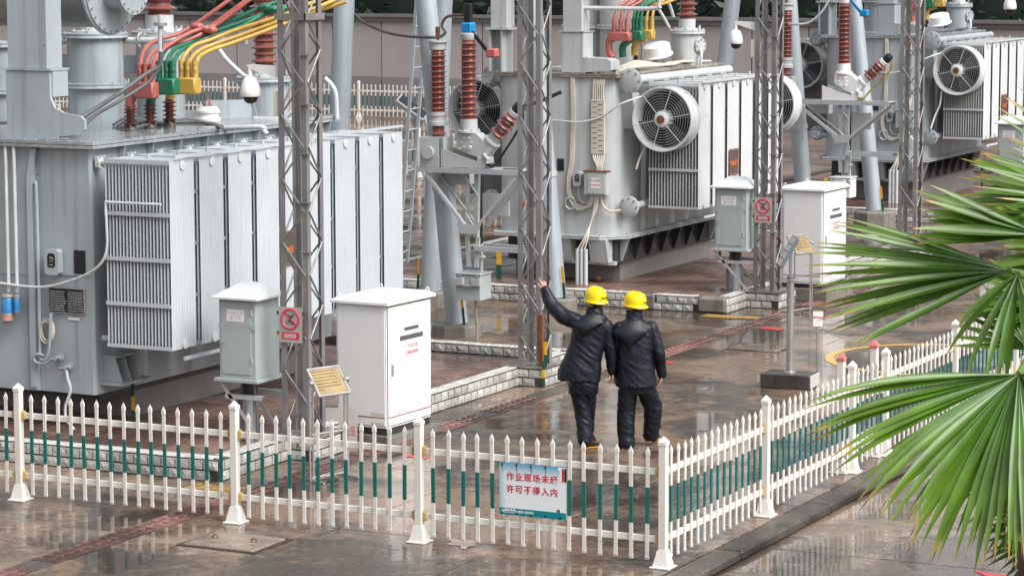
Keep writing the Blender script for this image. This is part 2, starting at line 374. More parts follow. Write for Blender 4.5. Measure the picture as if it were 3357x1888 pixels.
paint([(2108,752),(2124,751),(2150,756),(2130,758)], .005, 'red paint stroke near the far white cabinet')
o = B().add([P(1165+dx, 1366+dy, Z=.005) for dx, dy in ((-38,-10),(-24,-12),(-8,-8),(20,-9),(34,-4),(28,2),(36,6),(12,8),(6,14),(-4,13),(-8,6),(-32,4),(-40,0),(-28,-3))], [list(range(14))]).build('plaster_patch', mat('plaster_pale', (.42,.35,.29), .5))
tag(o, 'pale flake of dried plaster stuck to the wet ground before the fence', 'debris')
def cover(c, L, W_, rz, label):
    M = Matrix.Translation(c)@Matrix.Rotation(rz, 4, 'Z'); t = thing('inspection_cover', label, 'manhole cover', c, 'concrete inspection covers')
    q = B().bbox(-L/2, L/2, -W_/2, W_/2, -.012, .022, .012); q.build('slab', wetmat('cover_concrete', (.16,.135,.11), (.34,.28,.22), pud=.5, seed=8) if 'cover_concrete' not in MAT else MAT['cover_concrete'], t, M=M)
    q = B().box(-L/2-.05, L/2+.05, -W_/2-.05, -W_/2-.008, -.01, .008); q.box(-L/2-.05, L/2+.05, W_/2+.008, W_/2+.05, -.01, .008); q.box(-L/2-.05, -L/2-.008, -W_/2-.007, W_/2+.007, -.01, .008); q.box(L/2+.008, L/2+.05, -W_/2-.007, W_/2+.007, -.01, .008)
    q.build('rim', kerbm, t, M=M)
    for sx in (-.22, .22):
        q = B().tube([(sx-.03, 0, .02), (sx-.025, 0, .05), (sx, 0, .06), (sx+.025, 0, .05), (sx+.03, 0, .02)], .007, 6); q.build('lifting_ring', rustm, t, True, M)
cover(P(590, 1364, Z=0), .80, .62, 0, 'square concrete inspection cover with two lifting rings before the front fence')
cover(P(1910, 876, Z=0), .72, .55, 0, 'concrete inspection cover beside the lamp post')

# ------------------------------------------------------------------ low brick walls round the pits
def brick_meshes(L, H, d=.022):
    out = []
    for v in range(4):
        nx, nz = 4, 2; q = B(); vs = []; fs = []
        for i in range(nx+1):
            for j in range(nz+1):
                e = i in (0, nx) or j in (0, nz); vs.append((-L/2+L*i/nx, d*(.65 if e else .95+rnd.uniform(-.3, .3)), -H/2+H*j/nz))
        for i in range(nx):
            for j in range(nz): a = i*(nz+1)+j; fs.append((a, a+1, a+nz+2, a+nz+1))
        q.add(vs, fs); c = [(-L/2,0,-H/2),(L/2,0,-H/2),(L/2,0,H/2),(-L/2,0,H/2)]; n0 = len(q.v)
        bnd = [i*(nz+1) for i in range(nx+1)]+[nx*(nz+1)+j for j in range(1, nz+1)]+[i*(nz+1)+nz for i in range(nx-1, -1, -1)]+[j for j in range(nz-1, 0, -1)]
        q.v += [Vector((q.v[b].x, -.002, q.v[b].z)) for b in bnd]; m_ = len(bnd)
        for i in range(m_): q.f.append([bnd[i], bnd[(i+1) % m_], n0+(i+1) % m_, n0+i]); q.mi.append(0)
        out.append(q.mesh('brick', brickw))
    return out
BRK = brick_meshes(.164, .097); CAPM = B().bbox(-.083, .083, -.042, .042, 0, .018, .005).mesh('cap_tile', capt)
HB = brick_meshes(.076, .097)
def brick_face(t, a, b, nrm, z0, courses=2, skip=()):
    a = Vector((*a, 0)); b = Vector((*b, 0)); u = (b-a).normalized(); nv = Vector((*nrm, 0)); L = (b-a).length; n = int(L/.18)
    for c in range(courses):
        off = 0 if c % 2 == 0 else .09
        for i in range(n+1):
            x = i*.18+off+.09
            if x+.086 > L+.002: continue
            if any(s0 < x < s1 for s0, s1 in skip): continue
            p = a+u*x+Vector((0, 0, z0+.0575+c*.115)); xd = u if (u.cross(nv)).z > 0 else -u
            M = frame(p, xd, nv); M = Matrix(((xd.x, nv.x, 0, p.x), (xd.y, nv.y, 0, p.y), (0, 0, 1, p.z), (0, 0, 0, 1)))
            meshobj('brick', rnd.choice(BRK), t, M@Matrix.Rotation(rnd.uniform(-.012, .012), 4, 'Y'))
        if off:
            for x in (.043, L-.043):
                p = a+u*x+Vector((0, 0, z0+.0575+c*.115)); xd = u if (u.cross(nv)).z > 0 else -u
                if any(s0 < x < s1 for s0, s1 in skip): continue
                meshobj('brick', rnd.choice(HB), t, Matrix(((xd.x, nv.x, 0, p.x), (xd.y, nv.y, 0, p.y), (0, 0, 1, p.z), (0, 0, 0, 1))))
def cap_rows(t, a, b, nrm, z, rows=2, skip=()):
    a = Vector((*a, 0)); b = Vector((*b, 0)); u = (b-a).normalized(); nv = Vector((*nrm, 0)); L = (b-a).length
    for r_ in range(rows):
        for i in range(int(L/.18)):
            x = .09+i*.18+(r_ % 2)*.03
            if x+.086 > L or any(s0 < x < s1 for s0, s1 in skip): continue
            p = a+u*x-nv*(.052+.098*r_)+Vector((0, 0, z)); meshobj('cap_tile', CAPM, t, Matrix(((u.x, nv.x, 0, p.x), (u.y, nv.y, 0, p.y), (0, 0, 1, p.z), (0, 0, 0, 1))))
PAV = B().bbox(-.243, .243, -.243, .243, -.03, 0, .006).mesh('paver', padm)
def pit(X0, X1, Y0, Y1, zp, label, plabel, ys_inner=True, left=False, lim=None, skipf=()):
    t = thing('low_brick_wall', label, 'wall', ((X0+X1)/2, Y0, 0), 'white brick walls around the transformer pits')
    th = .2; q = B()
    q.box(X0, X1-.01, Y0+.004, Y0+th, 0, .232); q.box(X1-th, X1-.004, Y0+th, Y1-th, 0, .232); q.box(X0, X1-.01, Y1-th, Y1, 0, .232)
    q.box(X0, X0+th, Y0+th, Y1-th, 0, .232); q.build('mortar_core', mortar, t)
    xf = X0 if lim is None else lim
    brick_face(t, (xf, Y0), (X1, Y0), (0, -1), .002, skip=skipf); cap_rows(t, (xf, Y0), (X1, Y0), (0, -1), .232, skip=skipf)
    brick_face(t, (X1, Y0+.02), (X1, Y1), (1, 0), .002); cap_rows(t, (X1, Y0+.21), (X1, Y1-.2), (1, 0), .232)
    if ys_inner: brick_face(t, (max(xf, -9.6), Y1-th), (X1-th, Y1-th), (0, -1), .002); cap_rows(t, (max(xf, -9.6), Y1), (X1, Y1), (0, 1), .232)
    if left: brick_face(t, (X0+th, Y0+th), (X0+th, Y1-th), (1, 0), .002); cap_rows(t, (X0, Y0+th), (X0, Y1-th), (-1, 0), .232)
    p = B().box(X0+th, X1-th, Y0+th, Y1-th, .0, zp-.012).build('pit_floor', mortar); struct(p)
    nx = int((X1-X0-2*th)/.5); ny = int((Y1-Y0-2*th)/.5)
    for i in range(nx):
        for j in range(ny):
            meshobj('paver', PAV, p, Matrix.Translation((X1-th-.27-.5*i, Y0+th+.27+.5*j, zp+rnd.uniform(-.004, .004)))@Matrix.Rotation(rnd.choice((0, 1, 2, 3))*math.pi/2, 4, 'Z')@Matrix.Rotation(rnd.uniform(-.004, .004), 4, 'X'))
    B().box(X0+th+.001, X1-th-nx*.5-.02, Y0+th, Y1-th, zp-.012, zp-.002).build('edge_strip', padm, p)
    return t
Z1, Z2, Z3 = .12, .21, .21
w1 = pit(-12.4, -5.98, 1.72, 10.85, Z1, 'white brick kerb wall nearest the front fence', '', lim=-10.4)
w2 = pit(-13.4, -6.2, 16.85, 26.9, Z2, 'white brick kerb wall behind the two workers, with broken cemented corner', '', left=True, skipf=((5.62, 6.02), (6.72, 7.4)))
w3 = pit(-13.4, -6.2, 31.9, 42.4, Z3, 'farthest white brick kerb wall, behind the right lattice mast', '', ys_inner=False, lim=-11.5)
q = B().bbox(-7.76, -7.40, 16.82, 17.0, .004, .236, .02).bbox(-6.66, -6.19, 16.81, 17.05, .003, .246, .03); q.build('cement_repair', cement, w2)
def plinth(x, y, label):
    t = thing('brick_plinth', label, 'plinth', (x, y, 0), 'brick plinths under the lattice masts')
    B().box(x-.3, x+.33, y-.24, y+.5, 0, .236).build('mortar_core', mortar, t)
    brick_face(t, (x-.32, y-.24), (x+.33, y-.24), (0, -1), .002); brick_face(t, (x+.33, y-.26), (x+.33, y+.5), (1, 0), .002)
    B().bbox(x-.32, x+.35, y-.26, y+.52, .237, .256, .006).build('top_slab', wetmat('plinth_top', (.10,.085,.075), (.26,.23,.2), pud=.48, seed=9) if 'plinth_top' not in MAT else MAT['plinth_top'], t)

# ------------------------------------------------------------------ perimeter wall, planting behind it
wallm = mat('rendered_wall', (.37,.345,.338), .55, .08, .5, rnd_=.05, streak=.5, scol=(.30,.28,.275), sscale=2.2)
walld = mat('rendered_wall_plinth', (.215,.20,.20), .5, .10, .6, streak=.3, scol=(.15,.14,.14), sscale=2.2)
t = thing('perimeter_wall', 'tall rendered grey perimeter wall at the back of the yard', 'wall', (-35, 62, 0))
B().box(-78, 6, 62.06, 62.3, -.1, 3.3).build('wall_core', mat('wall_joint', (.03,.03,.03), .6), t)
x = -77.
while x < 5:
    B().box(x, x+1.94, 62.0, 62.07, 1.13+rnd.uniform(-.01,.01), 3.05).build('panel', wallm, t)
    B().box(x, x+1.94, 61.96, 62.07, -.1, 1.05).build('plinth_panel', walld, t); x += 1.98
B().box(-78, 6, 61.99, 62.06, 1.05, 1.13).build('ledge', walld, t)
q = B().box(-78, 6, 61.9, 62.45, 3.06, 3.22); q.box(-78, 6, 61.8, 62.5, 3.22, 3.32); q.build('coping', mat('wet_coping', (.16,.155,.155), .35, .2, 1), t)
leafd = mat('hedge_leaf', (.013,.027,.016), .4, .6, 1.2)
q = B()
for i in range(15000):
    c = Vector((rnd.uniform(-78, 4), 62.8+rnd.random()**1.5*3.2, 2.6+rnd.uniform(0, 5.2)))
    if noise.noise(c*.55) < -.18: continue
    a = Vector((rnd.gauss(0,1), rnd.gauss(0,1), rnd.gauss(0,.6))).normalized(); b_ = a.orthogonal().normalized(); L = rnd.uniform(.14, .34)
    q.add([c-a*L, c+b_*L*.35, c+a*L, c-b_*L*.35], [(0,1,2,3)])
q.box(-78, 4, 63.9, 64.1, -.1, 7.4)
o = q.build('hedge', leafd); tag(o, 'dark green screen of dense shrubs behind the perimeter wall', 'hedge', kind='stuff')
# ------------------------------------------------------------------ picket fences
def picket_meshes():
    w_, d = .0175, .007
    q = B().box(-w_, w_, -d, d, .09, 1.055); pk = q.mesh('picket', fencew)
    bd = B().box(-w_-.0008, w_+.0008, -d-.0008, d+.0008, .405, .748).mesh('band', fenceg)
    q = B(); a, b_ = w_+.003, d+.003
    q.add([(-a,-b_,1.05),(a,-b_,1.05),(a,b_,1.05),(-a,b_,1.05),(-a,-b_,1.085),(a,-b_,1.085),(a,b_,1.085),(-a,b_,1.085),(0,0,1.135)],
          [(3,2,1,0),(0,1,5,4),(1,2,6,5),(2,3,7,6),(3,0,4,7),(4,5,8),(5,6,8),(6,7,8),(7,4,8)]); tp = q.mesh('tip', fencew)
    ft = B().bbox(-w_-.004, w_+.004, -d-.004, d+.004, .062, .094, .004).mesh('foot', mat('fence_foot_grey', (.55,.53,.5), .5))
    return pk, bd, tp, ft
PK = picket_meshes()
def post_meshes(capm):
    h = .0375; q = B().bbox(-h, h, -h, h, .0, 1.165, .005); ps = q.mesh('post', fencew)
    q = B().bbox(-h-.006, h+.006, -h-.006, h+.006, 1.155, 1.19, .004); a = h+.006
    q.add([(-a,-a,1.19),(a,-a,1.19),(a,a,1.19),(-a,a,1.19),(0,0,1.245)], [(0,1,4),(1,2,4),(2,3,4),(3,0,4)]); cp = q.mesh('cap', capm)
    q = B().bbox(-.10, .10, -.10, .10, 0, .018, .004); c0, c1 = h+.04, h+.006
    q.add([(-c0,-c0,.018),(c0,-c0,.018),(c0,c0,.018),(-c0,c0,.018),(-c1,-c1,.17),(c1,-c1,.17),(c1,c1,.17),(-c1,c1,.17)], [(0,1,5,4),(1,2,6,5),(2,3,7,6),(3,0,4,7),(4,5,6,7)])
    bs = q.mesh('shoe', fencew); return ps, cp, bs
PM = post_meshes(fencew); PMR = post_meshes(capred)
BRM = B().bbox(-.022, .022, -.023, .023, -.0335, .0335, .002).box(-.006, .004, -.026, .026, -.05, .05).mesh('bracket', fencey)
def fence_post(t, p, M_, bl=True, red=False, s=1):
    M = Matrix.Translation(p)@M_@Matrix.Scale(s, 4); a, c, b_ = PMR if red else PM
    o = meshobj('post', a, t, M); meshobj('cap', c, o, M); meshobj('shoe', b_, o, M)
    return o
def fence_panel(t, p0, p1, n):
    p0 = Vector(p0); p1 = Vector(p1); u = (p1-p0).normalized(); ang = math.atan2(u.y, u.x); Rz = Matrix.Rotation(ang, 4, 'Z'); L = (p1-p0).length
    for z in (.262, .90):
        a = p0+u*.045; b_ = p1-u*.045
        B().bbox(.045, L-.045, .003-.004, .030, z-.031, z+.031, .004).build('rail', fencew, t, M=Matrix.Translation(p0)@Rz)
        for x in (.058, L-.058): meshobj('bracket', BRM, t, Matrix.Translation(p0+u*x+Vector((0, 0, z)))@Rz@Matrix.Translation((0, .014, 0)))
    for i in range(n):
        p = p0+u*(L*(i+1)/(n+1)); M = Matrix.Translation(p+Vector((0, 0, rnd.uniform(-.006, .006))))@Rz@Matrix.Translation((0, -.0095, 0))@Matrix.Rotation(rnd.uniform(-.011, .011), 4, 'Y')
        o = meshobj('picket', PK[0], t, M)
        for k in (1, 2, 3): meshobj(PK[k].name.split('.')[0], PK[k], o, M)
FX = [-9.95, -7.334, -4.682, -2.581, 0]
t = thing('picket_fence', 'white and green picket fence along the front, nearest the camera', 'fence', (-4.9, 0, 0), 'white picket fences')
I4 = Matrix.Identity(4)
for x in FX: fence_post(t, Vector((x, 0, 0)), I4)
for a, b_, n in zip(FX[:-1], FX[1:], (15, 15, 12, 15)): fence_panel(t, (a, 0, 0), (b_, 0, 0), n)
t = thing('picket_fence', 'white and green picket fence running back beside the palm tree', 'fence', (0, 9, 0), 'white picket fences')
FY = [0, 2.62, 5.22, 6.35, 8.95, 11.55, 14.15, 16.75, 19.35, 21.95]; RZ = Matrix.Rotation(math.pi/2, 4, 'Z')
for i, y in enumerate(FY[1:]): fence_post(t, Vector((0, y, 0)), RZ)
for i, y in enumerate((5.10, 6.20)): fence_post(t, Vector((-.11, y+.07, 0)), RZ, red=True, s=1.07)
for i, (a, b_) in enumerate(zip(FY[:-1], FY[1:])): fence_panel(t, (0, a, 0), (0, b_, 0), 6 if b_-a < 2 else 15)
t = thing('picket_fence', 'distant white picket fence at the foot of the perimeter wall', 'fence', (-45, 56, 0), 'white picket fences')
bx_ = [-62+2.62*i for i in range(14)]
for x in bx_: fence_post(t, Vector((x, 57.5, 0)), I4)
for a, b_ in zip(bx_[:-1], bx_[1:]): fence_panel(t, (a, 57.5, 0), (b_, 57.5, 0), 15)
t = thing('picket_fence', 'white picket fence behind the steel ladder, left of the middle transformer', 'fence', (-23, 38, 0), 'white picket fences')
fb = P(1054, 447, Z=0)
by_ = [fb.x-5.24, fb.x-2.62, fb.x, fb.x+2.62]
for x in by_: fence_post(t, Vector((x, fb.y, 0)), I4)
for a, b_ in zip(by_[:-1], by_[1:]): fence_panel(t, (a, fb.y, 0), (b_, fb.y, 0), 15)

# warning sign on the front fence
t = thing('warning_sign', 'blue and white warning sign with red Chinese lettering on the front fence', 'sign', (-1.33, -.03, .36))
SX0, SX1, SZ0, SZ1 = -1.69, -.985, .365, .872; SY = -.034
m = mat('sign_face', (.74,.80,.84), .3, .02, 2); mm = m.node_tree; nn = mm.nodes; ll = mm.links
gp = nn.new('ShaderNodeNewGeometry'); sx = nn.new('ShaderNodeSeparateXYZ'); ll.new(gp.outputs['Position'], sx.inputs[0])
def mr(src, a, b_, c=0, d=1):
    r = nn.new('ShaderNodeMapRange'); r.interpolation_type = 'SMOOTHSTEP'; ll.new(src, r.inputs['Value'])
    for k, v in zip(('From Min', 'From Max', 'To Min', 'To Max'), (a, b_, c, d)): r.inputs[k].default_value = v
    return r.outputs[0]
r1 = mr(sx.outputs['Z'], .72, .90); mx = nn.new('ShaderNodeMath'); mx.operation = 'MAXIMUM'; ll.new(r1, mx.inputs[0]); ll.new(mr(sx.outputs['X'], -1.60, -1.75), mx.inputs[1])
mixn = nn.new('ShaderNodeMix'); mixn.data_type = 'RGBA'; ll.new(mx.outputs[0], mixn.inputs['Factor']); mixn.inputs[6].default_value = (.78,.83,.86,1); mixn.inputs[7].default_value = (.06,.34,.55,1)
ll.new(mixn.outputs[2], nn['Principled BSDF'].inputs['Base Color'])          # printed blue fade of the poster
B().box(SX0, SX1, SY, SY+.004, SZ0, SZ1).build('board', m, t)
teal = mat('sign_teal', (.004,.22,.27), .3, .05, 3); B().box(SX0+.001, SX1-.001, SY-.0015, SY, SZ0+.001, SZ0+.068).build('footer_band', teal, t)
red2 = mat('sign_text_red', (.55,.02,.06), .4, .04, 3); wtx = mat('sign_text_white', (.85,.87,.88), .4, .02, 3)
for ln, z in (('作业现场未经', .735), ('许可不得入内', .615)):
    for i, chh in enumerate(ln): text(chh, .084, FRONT((SX0+.115+.0925*i, SY-.0015, z)), red2, t, bold=.0016)
text('国家电网', .028, FRONT((SX0+.112, SY-.003, SZ0+.046)), wtx, t, bold=.0006); text('STATE GRID', .016, FRONT((SX0+.112, SY-.003, SZ0+.024)), wtx, t)
text('努力超越  追求卓越', .024, FRONT((SX0+.258, SY-.003, SZ0+.036)), wtx, t, bold=.0004); B().box(SX0+.172, SX0+.1735, SY-.003, SY-.0016, SZ0+.014, SZ0+.058).build('divider', wtx, t)
q = B().lathe([(.0, 0), (.019, 0), (.019, .0012), (0, .0012)], (SX0+.042, SY-.0028, SZ0+.036), (0, 1, 0), 20); em = q.build('emblem', wtx, t)
q = B()
for dx in (-.009, 0, .009): q.tube([(SX0+.042+dx*.6, SY-.0034, SZ0+.054), (SX0+.042+dx*1.3, SY-.0034, SZ0+.036), (SX0+.042+dx*.6, SY-.0034, SZ0+.018)], .0009, 4)
for dz in (-.007, .007): q.bar((SX0+.025, SY-.0034, SZ0+.036+dz), (SX0+.059, SY-.0034, SZ0+.036+dz), .0015)
q.build('emblem_lines', teal, em)
for k, (x0, z0, s_, f_) in enumerate(((SX1-.035, .80, 1, 1), (SX1-.075, .425, .62, -1))):       # printed tubes in the right corners
    for j in range(3):
        B().box(x0-.035*s_+j*.026*s_, x0-.014*s_+j*.026*s_, SY-.0022-.0004*j, SY-.0004, max(z0-.07*s_, SZ0+.07), z0+.06*s_).build('printed_tube', (wtx, red2, ink)[(j+k) % 3], t)
    B().box(x0-.05*s_, x0+.045*s_-.012, SY-.0014, SY-.0003, z0+.055*s_*f_-.02, z0+.055*s_*f_+.012).build('printed_tube', wtx, t)
for i, x in enumerate((SX0+.03, SX0+.183, SX0+.336, SX0+.489, SX0+.645)):
    if i < 4:
        B().cyl((x, SY-.007, SZ1-.016), (x, SY+.004, SZ1-.016), .010, n=8).build('bolt', ink, t)
        B().add([(x-.008, SY-.001, SZ1-.02), (x+.008, SY-.001, SZ1-.02), (x+.002, SY-.001, SZ1-.105), (x-.001, SY-.001, SZ1-.11)], [(0,1,2,3)]).build('rust_run', mat('rust_run', (.20,.12,.05), .5, .3, 20), t)
    B().cyl((x, SY-.007, SZ0+.018), (x, SY+.004, SZ0+.018), .010, n=8).build('bolt', ink, t)

# ------------------------------------------------------------------ lattice masts
def mast(x, y, z0, z1, s, label, ph=0, plates=(), rusty=False):
    t = thing('lattice_mast', label, 'mast', (x+s/2, y+s/2, z0), 'grey steel lattice masts')
    cs = [((x, y), (1, 0), (0, 1)), ((x+s, y), (-1, 0), (0, 1)), ((x+s, y+s), (-1, 0), (0, -1)), ((x, y+s), (1, 0), (0, -1))]
    for c, a, b_ in cs:
        B().angle((*c, z0), (*c, z1), .072, .007, (*a, 0), (*b_, 0)).build('leg', mastm, t)
    pt = .36; nseg = int((z1-z0)/pt); r_ = .0115
    fcs = [((x+.036, y-.002), (x+s-.036, y-.002)), ((x+s+.002, y+.036), (x+s+.002, y+s-.036)), ((x+s-.036, y+s+.002), (x+.036, y+s+.002)), ((x-.002, y+s-.036), (x-.002, y+.036))]
    for fi, (a, b_) in enumerate(fcs):
        for k in range(nseg):
            za = z0+.03+k*pt; zb = za+pt; p, q_ = (a, b_) if (k+fi+ph) % 2 == 0 else (b_, a)
            B().cyl((*p, za), (*q_, zb), r_, n=7).build('lacing_bar', lacem, t, True)
    q = B().box(x-.05, x+s+.05, y-.05, y+s+.05, z0-.012, z0+.004); q.build('base_plate', mastm, t)
    for z, full in plates:
        if full:
            q = B(); q.box(x-.02, x+s+.02, y-.03, y-.004, z, z+.075); q.box(x+s+.004, x+s+.03, y-.03, y+s+.02, z, z+.075); q.build('collar', mastm, t)
        else: B().box(x+s-.09, x+s+.055, y-.025, y+.03, z, z+.012).build('step_plate', mastm, t)
    B().box(x-.03, x+s+.03, y-.03, y+s+.03, z1, z1+.012).build('top_plate', mastm, t)
    return t
plinth(-6.0, 3.45, 'brick plinth under the lattice mast behind the info board'); plinth(-5.95, 9.3, 'brick plinth under the middle lattice mast beside the workers')
plinth(-5.98, 17.98, 'brick plinth under the lattice mast with the farther no-climbing sign'); plinth(-5.98, 25.1, 'brick plinth under the rightmost lattice mast')
m1 = mast(-6.12, 3.3, .26, 9.2, .36, 'lattice mast in front of the left transformer, carrying the nearest camera', plates=((4.94, True),)+tuple((2.35+.55*i, False) for i in range(5)))
m2 = mast(-6.02, 9.14, .26, 9.2, .335, 'lattice mast in the centre, left of the pointing worker', 1)
m3 = mast(-6.12, 17.84, .26, 9.2, .35, 'lattice mast left of the far white cabinet', plates=tuple((1.2+.62*i, False) for i in range(7)))
m4 = mast(-6.10, 24.95, .26, 9.2, .35, 'rightmost lattice mast, before the right transformer', 1)
def earth_bar(p, h, parent, lean=(0, 0), n=4, w_=.045):
    """yellow and green banded earthing strip"""
    p = Vector(p)
    for i in range(n):
        a = p+Vector((lean[0]*i/n, lean[1]*i/n, h*i/n)); b_ = p+Vector((lean[0]*(i+1)/n, lean[1]*(i+1)/n, h*(i+1)/n))
        B().bar(a, b_, w_, .006, (0, 1, 0)).build('earthing_strip', yelp if i % 2 else grnp, parent)
earth_bar((-5.60, 9.10, .26), .34, m2, n=2); B().bbox(-5.735, -5.665, 9.136, 9.206, .262, .95, .004).build('rust_sleeve', rustm, m2); earth_bar((-5.59, 9.02, .02), .34, m2, n=3)

# ------------------------------------------------------------------ A-frame tube poles
def pole(p0, p1, r_, zpl, label, pw=.42, strip=None):
    t = thing('steel_pole', label, 'pole', (p0[0], p0[1], 0), 'galvanised A-frame poles'); p0 = Vector(p0); p1 = Vector(p1)
    d = (p1-p0)/(p1.z-p0.z)
    B().cyl(p0, p0+d*(7.8-p0.z), r_, r_*.92, 28).build('tube', galv, t, True)
    q = B().lathe([(r_*1.04, 0), (r_*1.04, .01), (r_*1.0, .03)], p0, (0, 0, 1), 28)
    B().lathe([(pw*1.0, 0), (pw*.98, zpl-.03), (pw*.93, zpl)], (p0.x, p0.y, 0), (0, 0, 1), 8).build('concrete_foot', cement, t)
    B().cyl(p0+d*(2.15-p0.z), p0+d*(2.24-p0.z), r_+.012, r_+.012, 28).build('clamp_band', standm, t, True)
    if strip: earth_bar(p0+Vector((strip[0], strip[1], 0)), 0.5, t, (d.x*.5, d.y*.5), 2)
    return t
pa = pole((-8.96, 13.04, .16), P(1072, 0, Y=13.04), .165, .16, 'galvanised pole with the concrete foot left of the pointing worker, right leg of its pair', .40, strip=(.16, -.08))
pb = pole((-11.1, 13.04, .16), P(866, 0, Y=13.04), .165, .16, 'galvanised pole behind the radiators of the left transformer')
pc = pole((-8.62, 15.75, .26), P(1338, 0, Y=15.75), .165, .26, 'galvanised pole standing behind the central lattice mast', .36, strip=(.2, -.1))
pd = pole((-10.85, 15.75, .26), P(1114, 0, Y=15.75), .165, .26, 'galvanised pole right of the steel ladder, crossing behind its neighbour', strip=(-.2, -.06))
pe = pole((-8.96, 27.9, .2), P(1985, 0, Y=27.9), .165, .2, 'galvanised pole behind the far white cabinet')
pf = pole((-11.1, 27.9, .2), P(1843, 0, Y=27.9), .165, .2, 'galvanised pole behind the radiators of the middle transformer')
pg = pole((-8.36, 30.23, .38), P(2148, 0, Y=30.23), .165, .38, 'galvanised pole on a concrete foot left of the rightmost mast', .45, strip=(.2, -.06))
# ladder
t = thing('steel_ladder', 'slim steel ladder leaning beside the galvanised poles', 'ladder', P(1006, 668, Y=14.2))
la0, la1 = P(1002, 668, Y=14.2), P(1052, -60, Y=14.2); lb0, lb1 = P(1024, 660, Y=14.6), P(1080, -60, Y=14.6)
for a, b_ in ((la0, la1), (lb0, lb1)): B().bar(a, b_, .05, .025).build('rail', galv, t)
for i in range(14):
    f_ = (i+.6)/14; B().cyl(la0.lerp(la1, f_), lb0.lerp(lb1, f_), .012, n=8).build('rung', galv, t, True)

# ------------------------------------------------------------------ no-climbing signs
def noclimb(x, y, z, label):
    t = thing('no_climbing_sign', label, 'sign', (x, y, z), 'no-climbing signs on the masts')
    W_, H = .30, .405
    B().bbox(x-W_/2, x+W_/2, y-.004, y, z-H/2, z+H/2, .001).build('panel', signbg, t)
    q = B(); c = Vector((x, y-.006, z+.065)); q.ring(c, (0, 1, 0), .112, .011, 32, 6); q.build('ring', signred, t)
    B().bar(c+Vector((-.078, 0, .078)), c+Vector((.078, 0, -.078)), .02, .004, (0, 1, 0)).build('slash', signred, t)
    q = B(); k = lambda a, b_: (x+a, y-.0052, z+.065+b_)                         # climber and ladder pictogram
    q.lathe([(0,0),(.012,0),(.012,.001),(0,.001)], k(.035, .045), (0, 1, 0), 12)
    for a, b_, w_ in (((.025,.03),(-.01,.005),.022), ((-.01,.005),(.012,-.04),.012), ((-.01,.005),(-.025,-.03),.012), ((.02,.028),(-.03,.045),.008), ((-.045,-.07),(-.045,.0),.006), ((-.012,-.07),(-.012,-.01),.006), ((-.045,-.02),(-.012,-.02),.005), ((-.045,-.05),(-.012,-.05),.005), ((.012,-.04),(.03,-.065),.011)):
        q.bar(k(*a), k(*b_), w_, .001, (0, 1, 0))
    q.build('pictogram', ink, t)
    B().box(x-.115, x+.115, y-.0055, y-.004, z-.165, z-.085).build('caption_band', signred, t)
    B().box(x-.085, x+.075, y-.0065, y-.0055, z-.15, z-.10).build('worn_caption', mat('worn_pink', (.58,.36,.36), .5, .15, 20), t)
    for dz in (-.1, .13):
        B().box(x-W_/2-.03, x-W_/2+.005, y-.002, y+.012, z+dz-.02, z+dz+.02).build('clamp', rustm, t); B().box(x+W_/2-.005, x+W_/2+.03, y-.002, y+.012, z+dz-.02, z+dz+.02).build('clamp', rustm, t)
c = P(731, 817, Y=3.27); noclimb(c.x, 3.27, c.z, 'nearer no-climbing sign with red ring, beside the gold info board')
c = P(1920, 529, Y=17.81); noclimb(c.x, 17.81, c.z, 'farther no-climbing sign with red ring, left of the far white cabinet')

# ------------------------------------------------------------------ dome cameras on the masts
def dome(x, y, z, label, arm):
    t = thing('dome_camera', label, 'camera', (x, y, z-.3), 'white dome cameras'); c = Vector((x, y, z)); a = Vector(arm)
    B().lathe([(.0, .175), (.05, .17), (.075, .15), (.10, .09), (.115, .02), (.118, -.03), (.108, -.05), (0, -.05)], c, n=26).build('housing', whitec, t, True)
    B().lathe([(.086, -.05), (.083, -.075), (.065, -.11), (.035, -.13), (0, -.133)], c, n=24).build('lens_dome', glassd, t, True)
    B().cyl(c+Vector((0, 0, .16)), c+Vector((0, 0, .27)), .03, n=16).build('neck', whitec, t, True)
    d = (a-c-Vector((0, 0, .33))); q = B(); p0 = c+Vector((0, 0, .25)); n_ = 3; u = Vector((d.x, d.y, 0)).normalized(); v = u.cross(Vector((0, 0, 1)))
    vs = []
    for s_ in (-.025, .025):
        vs += [p0-u*.04+v*s_+Vector((0, 0, .05)), p0+u*.04+v*s_, Vector((a.x, a.y, a.z-.14))+v*s_, Vector((a.x, a.y, a.z))+v*s_, p0+v*s_+Vector((0,0,.06))]
    q.add(vs, [(0,1,2,3,4),(5,9,8,7,6),(0,1,6,5),(1,2,7,6),(2,3,8,7),(3,4,9,8),(4,0,5,9)]); q.build('arm', whitec, t)
    jb = Vector((a.x, a.y, a.z-.42)); B().bbox(jb.x-.075, jb.x+.035, jb.y-.04, jb.y+.02, jb.z-.14, jb.z+.14, .008).build('junction_box', mat('cream_plastic', (.70,.66,.52), .4, .04), t)
    return t
c = P(630, 232, Y=3.36); dome(c.x, 3.36, c.z, 'nearest dome camera on the left lattice mast', (-6.13, 3.36, c.z+.30))
c = P(1851, 103, Y=17.9); dome(c.x, 17.9, c.z, 'dome camera left of the mast by the far white cabinet', (-6.13, 17.9, c.z+.30))
c = P(2541, 17, Y=25.2); dome(c.x, 25.2, c.z, 'dome camera at the top right corner', P(2590, -20, Y=25.2))
B().cyl((P(2596, 0, Y=25.2).x, 25.2, -.1), (P(2596, 0, Y=25.2).x, 25.2, 6), .06, n=12).build('camera_pole', galv); tag(bpy.data.objects['camera_pole'], 'thin galvanised pole carrying the rightmost dome camera', 'pole')

